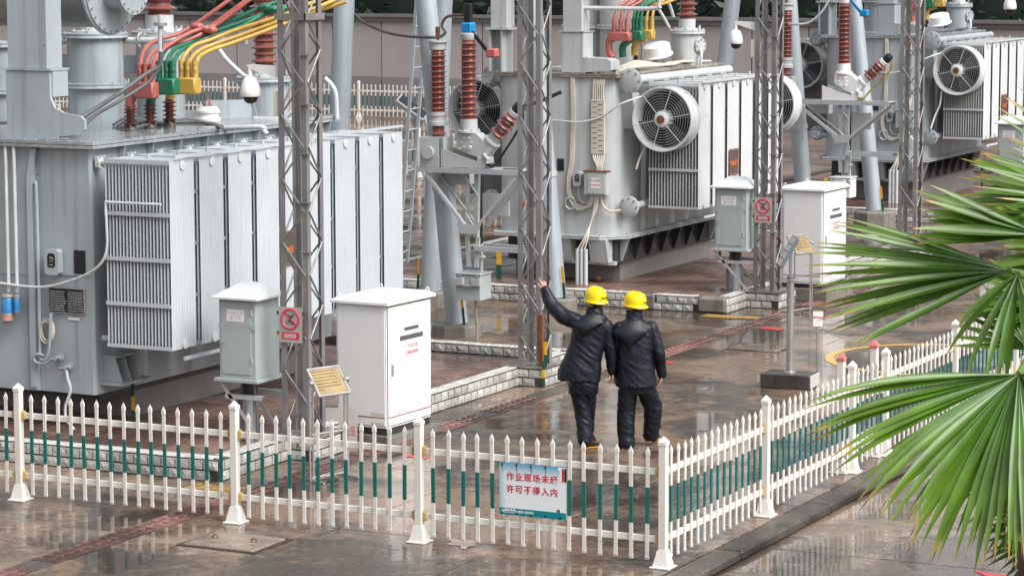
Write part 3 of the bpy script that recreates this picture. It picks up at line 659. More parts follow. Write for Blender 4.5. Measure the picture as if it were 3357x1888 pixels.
# ------------------------------------------------------------------ white control cabinets
def cabinet(x0, x1, y0, y1, z0, z1, zb, label, title, rot):
    c = Vector(((x0+x1)/2, (y0+y1)/2, 0)); t = thing('control_cabinet', label, 'cabinet', c, 'white control cabinets'); M = Matrix.Translation(c)@Matrix.Rotation(rot, 4, 'Z')@Matrix.Translation(-c)
    bb = lambda nm, m_, *a, b=.006: B().bbox(*a, b).build(nm, m_, t, M=M)
    bb('concrete_base', cement, x0-.07, x1+.10, y0-.05, y1+.10, 0, zb); bb('plinth_frame', darkst, x0+.01, x1-.01, y0+.01, y1-.01, zb, z0+.01)
    bb('body', whitep, x0, x1, y0, y1, z0, z1); bb('side_panel', whitec, x0+.025, x1-.02, y0-.008, y0, z0+.03, z1-.03, b=.004)
    B().box(x1, x1+.004, y0+.012, y1-.007, z0+.022, z1-.022).build('door_gap', darkst, t, M=M); bb('door', whitep, x1+.002, x1+.012, y0+.02, y1-.015, z0+.03, z1-.03, b=.003)
    for f_ in (.12, .5, .88): B().cyl((x1+.012, y1-.012, z0+(z1-z0)*f_), (x1+.012, y1-.012, z0+(z1-z0)*f_+.06), .008, n=8).build('hinge', steelp, t, M=M)
    q = B(); o_ = .05; a, b_, c_, d = x0-o_, x1+o_, y0-o_, y1+o_
    q.add([(a,c_,z1),(b_,c_,z1),(b_,d,z1),(a,d,z1),(a,c_,z1+.03),(b_,c_,z1+.03),(b_,d,z1+.03),(a,d,z1+.03),(a+.09,c_+.09,z1+.075),(b_-.09,c_+.09,z1+.075),(b_-.09,d-.09,z1+.075),(a+.09,d-.09,z1+.075)],
          [(3,2,1,0),(0,1,5,4),(1,2,6,5),(2,3,7,6),(3,0,4,7),(4,5,9,8),(5,6,10,9),(6,7,11,10),(7,4,8,11),(8,9,10,11)]); q.build('roof', whitec, t, M=M)
    for px, py in ((x0+.02, y0+.03), (x1-.02, y0+.03), (x1-.02, y1-.03), (x0+.02, y1-.03)):
        B().ring((px, py, z1+.085), (.3, 1, 0), .024, .0065, 16, 6).build('lifting_eye', whitec, t, True, M)
    W_ = y1-y0; H = z1-z0; px = x1+.0125; zz = lambda f_: z0+H*f_
    B().box(px, px+.003, y0+.38*W_, y0+.70*W_, zz(.765), zz(.792)).build('vent_strip', mat('strip_grey', (.10,.10,.105), .5, .2, 25), t, M=M); B().box(px, px+.003, y0+.28*W_, y0+.80*W_, zz(.69), zz(.728)).build('vent_strip', MAT['strip_grey'], t, M=M)
    B().box(px, px+.002, y0+.42*W_, y0+.70*W_, zz(.545), zz(.675)).build('label_frame', mat('label_pink_frame', (.60,.38,.40), .4), t, M=M); B().box(px+.002, px+.003, y0+.43*W_, y0+.69*W_, zz(.549), zz(.671)).build('label_plate', papr, t, M=M)
    text(title, W_*.058, M@SIDE((px+.0035, y0+.56*W_, zz(.635))), pinktx, t, bold=.0008); text('智能控制柜', W_*.05, M@SIDE((px+.0035, y0+.56*W_, zz(.58))), pinktx, t, bold=.0008)
    B().bbox(px, px+.02, y0+.085*W_, y0+.115*W_, zz(.42), zz(.52), .006).build('handle', steelp, t, M=M)
    B().box(px, px+.002, y0+.02, y1-.015, zz(.085), zz(.092)).build('red_line', mat('thin_red_line', (.30,.02,.03), .4), t, M=M); B().box(x0+.025, x1-.02, y0-.0105, y0-.008, zz(.085), zz(.092)).build('red_line', MAT['thin_red_line'], t, M=M)
    for f_ in (.105, .03): B().box(x1-.21, x1-.03, y0-.0105, y0-.008, zz(f_), zz(f_+.022)).build('sticker', mat('sticker_green', (.56,.64,.52), .5), t, M=M)
    return t
cabinet(-6.10, -5.41, 4.53, 5.52, .18, 1.63, .10, 'white control cabinet with rain streaks, just behind the front fence', '牛3#主变', R(-3))
cabinet(-6.04, -5.34, 18.95, 19.95, .27, 1.79, .2, 'farther white control cabinet, half covered by palm leaves', '牛2#主变', R(-2))

# ------------------------------------------------------------------ grey terminal boxes on posts
def termbox(x0, x1, y0, y1, z0, z1, zf, label, title):
    t = thing('terminal_box', label, 'terminal box', ((x0+x1)/2, (y0+y1)/2, zf), 'grey terminal boxes on posts')
    B().bbox(x0, x1, y0, y1, z0, z1, .004).build('body', boxgrey, t); W_ = x1-x0; H = z1-z0
    B().bbox(x0+.03, x1-.055, y0-.012, y0, z0+.05, z1-.03, .004).build('door', boxgrey, t)
    for f_ in (.2, .8): B().cyl((x1-.045, y0-.012, z0+H*f_), (x1-.045, y0-.012, z0+H*f_+.07), .011, n=8).build('hinge', boxgrey, t)
    h = B().cyl((x0+.06, y0-.012, z0+H*.45), (x0+.06, y0-.05, z0+H*.45), .012, n=8); h.bar((x0+.06, y0-.045, z0+H*.45), (x0+.06, y0-.045, z0+H*.37), .014); h.build('handle', steelp, t)
    B().box(x0+.11, x0+.11+W_*.48, y0-.0145, y0-.012, z0+H*.72, z0+H*.87).build('label_plate', papr, t)
    text(title, .055, FRONT((x0+.11+W_*.24, y0-.0155, z0+H*.825)), greytx, t); text('端子箱', .055, FRONT((x0+.11+W_*.24, y0-.0155, z0+H*.76)), greytx, t)
    B().box(x0-.001, x1+.001, y0-.0128, y1+.001, z0+H*.62, z0+H*.69).build('tape_mark', mat('tape_mark', (.36,.395,.39), .4, .1, 6), t)
    o_ = .055; a, b_, c_, d = x0-o_, x1+o_+.02, y0-o_-.03, y1+o_; q = B(); zm = z1+.17; ym = (c_+d)/2+.05
    q.add([(a,c_,z1),(b_,c_,z1),(b_,d,z1),(a,d,z1),(a,c_,z1+.022),(b_,c_,z1+.022),(b_,d,z1+.022),(a,d,z1+.022),(a+.2,ym,zm),(b_-.2,ym,zm)], [(3,2,1,0),(0,1,5,4),(1,2,6,5),(2,3,7,6),(3,0,4,7),(4,5,9,8),(5,6,9),(6,7,8,9),(7,4,8)])
    q.build('roof', roofw, t)
    B().bbox(x0-.05, x1+.05, y0-.05, y1+.05, z0-.04, z0, .004).build('base_tray', boxgrey, t)
    xm = (x0+x1)/2; ymn = (y0+y1)/2
    B().cyl((xm, ymn, zf), (xm, ymn, z0-.22), .075, n=16).build('post', standm, t, True); B().cyl((xm, ymn, z0-.22), (xm, ymn, z0-.04), .085, n=16).build('cable_bundle', blackr, t, True)
    for k_, dx in enumerate((-.14, -.1, .12)): B().tube([(xm+dx, ymn-.05, zf), (xm+dx, ymn-.05, z0-.4), (xm+dx*.5, ymn-.03, z0-.05)], .018, 6).build('conduit', greyc, t, True)
    for yy in (y0+.02, y1-.02):
        B().angle((x0-.04, yy, z0-.045), (x1+.03, yy, zf+.02), .05, .006, (0, 1, 0), (1, 0, 0)).build('brace', standm, t)
        B().angle((x0+.05, yy, z0-.19), (x1+.06, yy, z0-.19), .05, .006, (0, 1, 0), (0, 0, -1)).build('brace', standm, t)
    return t
termbox(-6.88, -6.40, 3.2, 3.72, .88, 1.79, Z1, 'grey terminal box on a post before the left transformer, faded label on its door', '牛3#主变')
termbox(-6.74, -6.20, 17.72, 18.25, .93, 1.90, Z2, 'grey terminal box on a post before the middle transformer', '牛2#主变')
termbox(-6.7, -6.15, 33.2, 33.75, 1.0, 2.0, Z3, 'grey terminal box by the right transformer, mostly hidden by palm leaves', '牛1#主变')

# ------------------------------------------------------------------ brass information boards
def infoboard(x, y, label, s=1.0):
    """stainless easel; plate faces the walkway (+X) and tilts back"""
    t = thing('information_board', label, 'information board', (x, y, 0), 'brass information boards'); n_ = Vector((.72, -.28, .62)).normalized(); u = Vector((.37, .93, 0)).normalized(); v = n_.cross(u)
    c = Vector((x, y, 1.08*s)); Wd, Hd = .44*s, .36*s
    MM = frame(c, u, v)
    B().bbox(-Wd/2, Wd/2, -Hd/2, Hd/2, -.02, .0, .004).build('back_plate', steelp, t, M=MM)
    q = B(); e = .022
    for a in ((-Wd/2, Wd/2, -Hd/2, -Hd/2+e), (-Wd/2, Wd/2, Hd/2-e, Hd/2), (-Wd/2, -Wd/2+e, -Hd/2+e, Hd/2-e), (Wd/2-e, Wd/2, -Hd/2+e, Hd/2-e)): q.box(*a, .0, .012)
    q.build('frame', steelp, t, M=MM); B().box(-Wd/2+e, Wd/2-e, -Hd/2+e, Hd/2-e, .0005, .004).build('plate', goldp, t, M=MM)
    rr = random.Random(3)
    for i in range(7):
        z = Hd/2-e-.03*s-i*.038*s; n_c = 17 if i < 6 else 4
        text(''.join(rr.choice('变压器型号额定容量千伏安编出厂年月冷却方式高低电流相数频率') for _ in range(n_c)), .0205*s, MM@Matrix.Translation((-Wd/2+e+.012, z, .0045)), goldtx, t, align='LEFT')
    for sg in (-1, 1):
        a = c+u*(Wd/2+.02)*sg
        for dd in (-.022, .022):
            B().cyl((a.x+dd*u.y*.0+dd*u.x, a.y+dd*u.y, 0), (a.x+dd*u.x, a.y+dd*u.y, c.z-.02), .012, n=10).build('leg', steelp, t, True)
        B().cyl((a.x-u.x*.03, a.y-u.y*.03, c.z), (a.x+u.x*.03, a.y+u.y*.03, c.z), .03, n=14).build('pivot', steelp, t, True)
        B().bar((a.x-.2, a.y+.08, .018), (a.x+.2, a.y-.08, .018), .028, .028).build('foot', steelp, t)
    a = c-u*(Wd/2+.02); b_ = c+u*(Wd/2+.02)
    for z in (.05, .52*s): B().cyl((a.x, a.y, z), (b_.x, b_.y, z), .010, n=8).build('crossbar', steelp, t, True)
    return t
c = P(815, 1210, Z=0); infoboard(c.x, c.y+.12, 'tilted brass information board just behind the front fence')
c = P(2008, 788, Z=0); infoboard(c.x, c.y+.1, 'tilted brass information board behind the lamp post')
t = thing('notice_panel', 'grey notice panel with red lettering leaning beside the near white cabinet', 'sign', P(850, 1140, Z=0))
c = P(855, 1080, Y=4.35); MM = frame(c, (.9, .25, 0), (-.05, .1, 1)); B().bbox(-.21, .21, -.25, .25, -.006, 0, .002).build('panel', signbg, t, M=MM)
text('电力线', .13, MM@Matrix.Translation((.0, -.02, .002)), pinktx, t)
for dx in (-.17, .17): a = MM@Vector((dx, -.25, -.01)); B().cyl((a.x, a.y, 0), a, .012, n=8).build('leg', steelp, t)

# ------------------------------------------------------------------ floodlight post and small sign
L0 = Vector((-2.72, 10.5, 0)); t = thing('floodlight_post', 'short stainless post with tilted floodlight on a dark concrete block', 'lamp post', L0)
MR = Matrix.Translation(L0)@Matrix.Rotation(R(4), 4, 'Z')
B().bbox(-.34, .33, -.20, .22, 0, .19, .012).build('base_block', mat('wet_black_concrete', (.055,.05,.048), .35, .4, 6, streak=.5, scol=(.02,.02,.02), bump=.6, bscale=30), t, M=MR); B().bbox(.331, .345, -.19, .21, .02, .185, .003).build('tile', capt, t, M=MR)
B().lathe([(.085, .19), (.085, .205), (.06, .212)], L0, n=24).build('flange', steelp, t, True); B().cyl(L0+Vector((0, 0, .2)), L0+Vector((0, 0, 1.42)), .049, n=24).build('post', steelp, t, True)
B().lathe([(.03, 0), (.105, .0), (.105, .012), (.03, .014)], L0+Vector((0, 0, 1.42)), n=24).build('cap_plate', steelp, t, True)
lampg = mat('floodlight_grey', (.16,.185,.215), .35, .08, 4)
rh = Vector((RT.x, RT.y, 0)).normalized(); fh = Vector((-rh.y, rh.x, 0)); cH = L0+Vector((0, 0, 1.79))-rh*.06
hx = (rh*.50+Vector((0, 0, .86))).normalized(); hz = (-rh*.80-fh*.50+Vector((0, 0, .42))).normalized(); MH = frame(cH, hx, hz.cross(hx)); 
B().bbox(-.23, .23, -.075, .075, -.05, .0, .012).build('lamp_housing', lampg, t, M=MH)
for i in range(4): 
    B().bbox(-.205+.105*i, -.115+.105*i, -.05, .05, .0, .006, .003).build('lamp_module', mat('led_lens', (.42,.42,.38), .15, .05), t, M=MH)
for sg in (-1, 1):
    a = L0+Vector((0, 0, 1.44))+rh*(.02+.035*sg)+fh*(.03*sg); b_ = a+Vector((0, 0, .32)); B().bar(a, b_, .045, .014, tuple(rh)).build('yoke', lampg, t)
B().bar(L0+Vector((0, 0, 1.45))-rh*.05, L0+Vector((0, 0, 1.45))+rh*.07, .06, .02).build('yoke_base', lampg, t)
sp = P(2055, 888, Z=0); t = thing('stake_sign', 'small white sign with red lettering on a thin stake behind the right fence', 'sign', sp)
B().cyl(sp, sp+Vector((0, 0, .42)), .012, n=8).build('stake', steelp, t, True); MM = frame(sp+Vector((.01, -.014, .49)), (.93, .36, 0), (0, 0, 1))
B().bbox(-.07, .085, -.115, .115, -.008, 0, .002).build('frame', steelp, t, M=MM); B().box(-.062, .077, -.107, .107, .0003, .002).build('panel', papr, t, M=MM)
text('事故油池', .034, MM@Matrix.Translation((.008, .02, .0028)), red2, t, bold=.0006)
# ------------------------------------------------------------------ transformer pieces
def fin_mesh(w_, h, m, ribs=9):
    """one pressed radiator plate: w_ along Y, h tall, ribbed"""
    n = ribs*4; q = B(); vs = []; fs = []; zs = [(0, .15), (.05, .35), (.10, 1), (h-.10, 1), (h-.05, .35), (h, .15)]
    for sgn in (1, -1):
        base = len(vs)
        for z, k in zs:
            for i in range(n+1):
                u = i/n; amp = (.5-.5*math.cos(2*math.pi*u*ribs))*.0055*k+.0028; e = .3 if i in (0, n) else 1
                vs.append((sgn*amp*e, u*w_, z))
        for a in range(len(zs)-1):
            for i in range(n): f_ = (base+a*(n+1)+i, base+a*(n+1)+i+1, base+(a+1)*(n+1)+i+1, base+(a+1)*(n+1)+i); fs.append(f_ if sgn > 0 else f_[::-1])
    N = (n+1)*len(zs)
    for i in (0, n):
        for a in range(len(zs)-1): fs.append((a*(n+1)+i, (a+1)*(n+1)+i, N+(a+1)*(n+1)+i, N+a*(n+1)+i))
    q.add(vs, fs); return q.mesh('fin', m)
def radiator(t, fm, xo, y0, w_, z0, z1, nf, pitch, m, sgn=1, bands=(), stub=.25, pm=None, eyes=True):
    """bank of nf plates stacked along X from its outer face xo inwards (sgn=1: outer face looks +X)"""
    yc = y0+w_/2; xi = xo-sgn*pitch*(nf-1); q = B()
    r_ = B().cyl((xo+sgn*.012, yc, z1-.06), (xi-sgn*stub, yc, z1-.06), .036, n=14).build('radiator', pm or m, t, True)   # upper header pipe
    for i in range(nf): meshobj('fin', fm, r_, Matrix.Translation((xo-sgn*pitch*i, y0, z0)))
    B().cyl((xo+sgn*.012, yc, z0+.05), (xi-sgn*stub, yc, z0+.05), .036, n=14).build('lower_header', pm or m, r_, True)
    for z in (z1-.06, z0+.05): B().lathe([(.0, 0), (.055, 0), (.055, .012), (0, .016)], (xo+sgn*.01, yc, z), (sgn, 0, 0), 18).build('end_cap', pm or m, r_, True)
    for za, zb in ((z1-.045, z1+.004), (z0, z0+.04)): B().box(min(xo, xi)-.01, max(xo, xi)+.01, y0-.012, y0-.004, za, zb).build('edge_strip', m, r_)
    for f_ in bands:
        z = z0+(z1-z0)*f_; B().box(min(xo, xi)-.012, max(xo, xi)+.012, y0-.016, y0-.004, z-.022, z+.022).build('clamp_strip', m, r_)
    q = B().bbox(xi-sgn*stub-.03, xi-sgn*stub+.03, yc-.06, yc+.06, z1-.12, z1, .006); q.bolts((xi-sgn*stub+.032*sgn, yc, z1-.06), (sgn, 0, 0), .075, 6, .012, .02); q.build('valve', pm or m, r_)
    if eyes: B().box(xo-sgn*.45-.012, xo-sgn*.45+.012, yc-.022, yc+.022, z1-.03, z1+.05).build('lifting_lug', m, r_)
    return r_
def flange_disc(t, c, axis, r_, m, nb=8, name='blank_flange'):
    q = B().lathe([(0, 0), (r_, 0), (r_, .022), (r_*.97, .026), (0, .026)], c, axis, 30); o = q.build(name, m, t, True)
    B().bolts(Vector(c)+Vector(axis).normalized()*.026, axis, r_*.82, nb, .016, .02).build('bolt_ring', boltm, o); return o
def dial_box(t, x, y, z, m, w_=.15, h=.25):
    q = B(); k = .03; pl = [(x-w_/2+k, z-h/2), (x+w_/2-k, z-h/2), (x+w_/2, z-h/2+k), (x+w_/2, z+h/2-k), (x+w_/2-k, z+h/2), (x-w_/2+k, z+h/2), (x-w_/2, z+h/2-k), (x-w_/2, z-h/2+k)]
    q.prism(pl, 'Y', y-.10, y); o = q.build('gauge_box', m, t)
    q = B(); w2, h2, z2 = w_*.54, h*.56, z+h*.07; q.prism([(x-w2/2+.02, z2-h2/2), (x+w2/2-.02, z2-h2/2), (x+w2/2, z2-h2/2+.02), (x+w2/2, z2+h2/2-.03), (x+w2/2-.02, z2+h2/2), (x-w2/2+.02, z2+h2/2), (x-w2/2, z2+h2/2-.03), (x-w2/2, z2-h2/2+.02)], 'Y', y-.104, y-.099); q.build('gauge_window', glassd, o)
    q = B()
    for a in range(7): an = R(-40+a*43); q.bar((x+math.sin(an)*.022, y-.106, z2+.015+math.cos(an)*.022), (x+math.sin(an)*.032, y-.106, z2+.015+math.cos(an)*.032), .004, .002, (0, 1, 0))
    q.bar((x, y-.107, z2+.015), (x+.018, y-.107, z2+.035), .004, .002, (0, 1, 0)); q.bar((x-.025, y-.107, z2-.05), (x+.025, y-.107, z2-.05), .005, .002, (0, 1, 0)); q.build('gauge_marks', papr, o)
    return o
def bushing_small(t, p, h, r_, n=5, m=porcd):
    p = Vector(p); q = B(); insulator(q, p+Vector((0, 0, .06)), (0, 0, 1), h, r_*.5, r_, n, r_*.95); o = q.build('low_voltage_bushing', m, t, True)
    q = B().lathe([(r_*.85, 0), (r_*.85, .03), (r_*.6, .06)], p, n=18); q.bolts(p+Vector((0, 0, .03)), (0, 0, 1), r_*.78, 6, .014, .06); q.build('clamp_ring', mat('bushing_clamp', (.10,.085,.075), .4, .3, 9), o, True)
    return o
def eye(b_, p, ax=(1, .4, 0), r_=.035): b_.ring(Vector(p)+Vector((0, 0, r_)), ax, r_, .009, 16, 6)
def turret(t, x, y, z0, z1, r_, m, top=None, fl=None, box=None):
    o = B().cyl((x, y, z0), (x, y, z1), r_, n=36).build('turret', m, t, True)
    for z in ([fl] if fl else [])+[z1]:
        q = B().lathe([(r_, 0), (r_*1.18, 0), (r_*1.18, .025), (r_*1.17, .03), (r_*1.18, .035), (r_*1.18, .06), (r_, .065)], (x, y, z-.03), n=36); q.bolts((x, y, z+.03), (0, 0, 1), r_*1.1, 16, .013, .022); q.bolts((x, y, z-.05), (0, 0, 1), r_*1.1, 16, .013, .022)
        q.build('turret_flange', m, o, True)
    q = B()
    for a in range(3): an = R(-70+a*60); eye(q, (x+math.cos(an)*r_*.95, y+math.sin(an)*r_*.95, z1+.035))
    q.build('lifting_eye', m, o, True)
    if box:
        B().bbox(x-r_-.20, x-r_+.04, y-.12, y+.06, box-.12, box+.12, .006).build('terminal_cover', m, o)
    return o
def hv_bushing(t, p, axis, r_, n, L, m=porc, base=.18):
    p = Vector(p); ax = Vector(axis).normalized(); q = B().lathe([(r_*1.3, 0), (r_*1.3, .03), (r_*.8, .035), (r_*.8, base)], p, ax, 24); q.bolts(p+ax*.03, ax, r_*1.15, 8, .014, .02); o = q.build('bushing_base', mat('bushing_metal', (.50,.53,.54), .35, .1), t, True)
    q = B(); insulator(q, p+ax*base, ax, L, r_*.62, r_, n); q.build('high_voltage_bushing', m, o, True); return o
def number_plate(t, c, txt, w_=.2, h=.5):
    x, y, z = c; o = B().box(x, x+.006, y-w_/2, y+w_/2, z-h/2, z+h/2).build('number_plate', brownpl, t); q = B(); e = .012
    for a in ((-w_/2+e, w_/2-e, h/2-e-.006, h/2-e), (-w_/2+e, w_/2-e, -h/2+e, -h/2+e+.006), (-w_/2+e, -w_/2+e+.005, -h/2+e, h/2-e), (w_/2-e-.005, w_/2-e, -h/2+e, h/2-e)): q.box(x+.006, x+.008, y+a[0], y+a[1], z+a[2], z+a[3])
    q.build('border', orange, o); text(txt, w_*.24, SIDE((x+.009, y, z-.02)), orange, o, bold=.002); return o
def cover_bolts(b_, x0, x1, y0, y1, z, st=.16):
    n = int((y1-y0)/st)
    for i in range(n): b_.cyl((x1-.05, y0+.08+i*st, z-.07), (x1-.05, y0+.08+i*st, z+.03), .014, n=6)
    n = int((x1-x0)/st)
    for i in range(n): b_.cyl((x0+.08+i*st, y0+.05, z-.07), (x0+.08+i*st, y0+.05, z+.03), .014, n=6)

# ================================================================== left transformer
t = thing('power_transformer', 'large blue-grey power transformer on the left with a long bank of bare radiators', 'transformer', (-9.9, 6, Z1), 'oil-filled power transformers')
XA, XB, YA, YB = -11.2, -8.6, 3.2, 8.7
B().prism([(XA, YA+.25), (XA+.3, YA), (-9.42, YA), (-9.40, YA+.03), (XB-.03, YA), (XB, YA+.03), (XB, YB), (XA, YB)], 'Z', .55, 3.44).build('tank', tank1, t)
q = B()
for z in (1.95,): q.box(-9.38, XB-.02, YA-.012, YA+.01, z, z+.012); q.box(-10.9, -9.44, YA-.012, YA+.01, z-.03, z-.018)
q.box(-9.445, -9.395, YA-.03, YA+.02, .56, 3.42)
q.build('weld_seam', tank1, t)
q = B().box(XA-.12, XB+.12, YA-.12, YB+.10, 3.44, 3.475); q.box(XA-.12, XB+.12, YA-.12, YB+.10, 3.482, 3.52); cov = q.build('cover', wetmat('wet_cover_paint', (.26,.285,.295), (.40,.43,.44), pud=.46, grain=30, seed=40, rmax=.3), t)
q = B(); cover_bolts(q, XA-.12, XB+.12, YA-.12, YB+.1, 3.50); q.build('cover_bolts', boltm, cov)
for i in range(9): B().prism([(XB, 3.43), (XB+.11, 3.43), (XB, 2.9)], 'Y', YA+.55+i*.6, YA+.565+i*.6).build('stiffener', tank1, t)
# skid, pit beam and jacking bracket
B().box(XA+.3, -8.80, 4.25, 8.5, Z1, .46).build('concrete_beam', mat('wet_beam', (.24,.23,.22), .4, .15, 2, streak=.4, scol=(.12,.11,.1)), t); B().box(XA+.2, XB-.12, YA+.25, YB-.1, .46, .552).build('skid', darkst, t)
B().box(XB-.28, XB-.10, YA+.45, YB, .50, .95).build('skid_side', darkst, t)
q = B().box(XB-.12, XB+.30, YA+.10, YA+.75, .66, .69); q.box(XB-.02, XB+.20, YA+.16, YA+.62, .98, 1.0)
for yy in (YA+.18, YA+.36, YA+.54): q.prism([(XB-.02, .69), (XB+.26, .69), (XB+.16, .98), (XB-.02, .98)], 'Y', yy, yy+.015)
q.build('jacking_bracket', tank1, t)
earth_bar((XB+.1, YA+.62, Z1), .5, t, n=3)
# radiators
fm1 = fin_mesh(.51, 2.17, radp)
for i in range(9):
    r_ = radiator(t, fm1, -7.41, 3.03+.625*i, .51, 1.17, 3.34, 20, .046, radp, bands=(.235, .475, .715) if i == 0 else (), pm=pipew)
    if i < 8:
        for z in (1.75, 2.35, 2.95): B().box(-7.47, -7.44, 3.03+.625*i+.512, 3.03+.625*(i+1)-.002, z-.02, z+.02).build('spacer', boltm, r_)
B().box(-7.39, -7.37, 3.1, 6.2, 3.365, 3.40).build('tie_bar', radp, t); B().box(-7.39, -7.37, 6.0, 8.5, 3.40, 3.432).build('tie_bar', radp, t); B().box(-7.40, -7.375, 3.25, 5.2, 1.035, 1.075).build('tie_bar', radp, t)
number_plate(t, (-7.385, 5.62, 2.1), '牛3#主变', .42, .42)
# conduit along the front and up to the radiator
B().tube([P(-30, 705, Y=3.08), P(20, 715, Y=3.08), P(110, 722, Y=3.06), P(190, 702, Y=3.02), P(245, 672, Y=2.98), P(268, 630, Y=2.98), P(268, 560, Y=2.98), P(266, 512, Y=2.98), P(275, 509, Y=2.98), P(340, 512, Y=2.98), P(405, 515, Y=2.98)], .016, 8, 8).build('conduit', pipew, t, True)
# front face fittings
B().prism([(-9.475, .60), (-9.405, .60), (-9.405, 3.05), (-9.34, 3.42), (-9.40, 3.42), (-9.475, 3.05)], 'Y', YA-.06, YA-.02).build('cable_riser', tank1, t)
for x, z0_ in ((-9.74, .55), (-9.62, 1.72), (-9.99, 1.5)): B().cyl((x, YA-.09, z0_ if x > -9.7 else 1.72), (x, YA-.09, 3.5), .022, n=10).build('pipe', pipew, t, True)
B().tube([(-9.37, YA-.03, 3.0), (-9.34, YA-.05, 2.95), (-9.335, YA-.05, 2.2), (-9.34, YA-.05, 1.2), (-9.33, YA-.06, 1.0), (-9.26, YA-.10, .93), (-9.18, YA-.10, 1.05), (-9.15, YA-.08, 1.5)], .02, 8, 8).build('conduit', tank1, t, True)
dial_box(t, -9.115, YA, 2.10, tank1, .2, .30)
B().bbox(-8.86, -8.70, YA-.006, YA, 1.97, 2.245, .001).build('rating_plate', blackpl, t)
npl = B().bbox(-9.215, -8.71, YA-.03, YA-.004, 1.50, 1.80, .002).build('rating_plate', steelp, t); B().box(-9.205, -8.72, YA-.032, YA-.0305, 1.51, 1.79).build('plate_face', blackpl, npl)
rr = random.Random(5); q = B()
for i in range(9):
    for j in range(2):
        x = -9.19+j*.25; 
        while x < -9.19+j*.25+.2: L = rr.uniform(.006, .03); q.box(x, x+L, YA-.0335, YA-.0322, 1.53+i*.027, 1.538+i*.027); x += L+.008
for i in range(4): q.box(-8.86+i*.035, -8.858+i*.035, YA-.0335, YA-.0322, 1.60, 1.74)
q.build('plate_print', greytx, npl)['kind'] = 'stuff'
B().box(-8.96, -8.80, YA-.004, YA, 1.42, 1.45).build('small_label', papr, t)
q = B()
for i in range(7):
    c = Vector((-9.24+rr.uniform(-.015, .015), YA-.02-.008*i, 1.28+rr.uniform(-.02, .02))); q.tube([c+Vector((math.cos(a)*.085*(1+.06*math.sin(2*a+i)), 0, math.sin(a)*(.13+.01*math.sin(i)))) for a in [2*math.pi*k_/18 for k_ in range(19)]], .007, 5, 2, closed=True)
q.build('cable_coil', whcab, t, True)
q = B()
for dx, z in ((0, .97), (.13, .87)):
    q.cyl((-9.08+dx, YA, z), (-9.08+dx, YA-.12, z), .025, n=12); q.cyl((-9.08+dx, YA-.005, z), (-9.08+dx, YA-.022, z), .05, n=14); q.cyl((-9.16+dx, YA-.09, z-.02), (-9.02+dx, YA-.09, z+.012), .022, n=10)
q.build('drain_valve', tank1, t, True)
B().tube([(-9.15, YA-.09, .95), (-9.25, YA-.1, .90), (-9.35, YA-.1, .90), (-9.40, YA-.1, .95), (-9.35, YA-.1, 1.0), (-9.24, YA-.09, .99)], .016, 8).build('drain_hose', tank1, t, True)
B().tube([(-8.95, YA-.08, .86), (-8.92, YA-.1, .75), (-8.88, YA-.1, .62), (-8.92, YA-.1, .50), (-8.96, YA-.1, .40), (-8.95, YA-.1, .26), (-8.84, YA-.1, .14)], .018, 8).build('drain_hose', pipew, t, True)
B().lathe([(.03, 0), (.03, .012), (.008, .014), (.008, .05)], (-9.02, YA-.09, .83), (0, 0, 1), 10).build('valve_wheel', rustm, t, True)
# breathers with blue silica gel
gelm = mat('silica_gel_blue', (.03,.20,.44), .12, .15, 12); gelp = mat('silica_gel_pink', (.45,.26,.21), .15, .15, 12)
for (x, zt, r_, h) in ((-9.735, 1.70, .075, .33), (-9.60, 1.70, .038, .21)):
    o = B().lathe([(r_*.3, 0), (r_*.9, -.005), (r_*1.02, -.02), (r_*1.02, -.04), (r_*.9, -.05)], (x, YA-.13, zt), n=22).build('breather', mat('breather_cap', (.26,.25,.23), .3, .2), t, True)
    B().lathe([(r_*.6, 0), (r_, -.04), (r_, -h*.62)], (x, YA-.13, zt-.02), n=22).build('gel_glass', gelm, o, True); B().lathe([(r_, -h*.62), (r_, -h*.86), (r_*.9, -h*.88)], (x, YA-.13, zt-.02), n=22).build('gel_glass', gelp if r_ > .05 else gelm, o, True)
    B().lathe([(r_*1.06, -h*.86), (r_*1.06, -h*.90), (r_*.75, -h*.92), (r_*.6, -h*1.02), (r_*.2, -h*1.03)], (x, YA-.13, zt-.02), n=22).build('oil_cup', MAT['breather_cap'], o, True)
# conservator on its plate bracket
q = B(); br = [(-9.76, 3.50), (-9.72, 3.47), (-8.72, 3.60), (-8.66, 3.66), (-8.66, 3.76), (-8.72, 3.81), (-8.95, 3.84), (-9.08, 3.90), (-9.14, 4.02), (-9.14, 4.32), (-9.76, 4.32)]
q.prism(br, 'Y', YA-.02, YA+.02); q.box(-9.765, -9.72, YA+.02, YA+.32, 3.49, 4.32); q.prism([(-9.14, 4.32), (-9.14, 4.02), (-9.12, 4.02), (-9.12, 4.32)], 'Y', YA+.02, YA+.32); q.build('conservator_bracket', tank1, t)
q = B().box(-9.80, -9.11, YA-.04, YA+.34, 4.325, 4.345); q.bbox(-9.74, -9.18, YA+.0, YA+.3, 4.345, 5.15, .006); q.build('conservator_column', tank1, t)
for x in (-11.0,): B().bbox(x-.3, x+.2, YA+.3, YA+.6, 3.5, 5.1, .006).build('conservator_column', tank1, t)
cy_ = 4.15; cz = 5.27; CO = mat('conservator_wet_grey', (.24,.255,.26), .3, .12, 1.5, streak=.4, scol=(.12,.125,.125))
o = B().lathe([(.30, -3.2), (.47, -3.05), (.47, 0)], (-8.93, cy_, cz), (1, 0, 0), 40).build('conservator', CO, t, True)
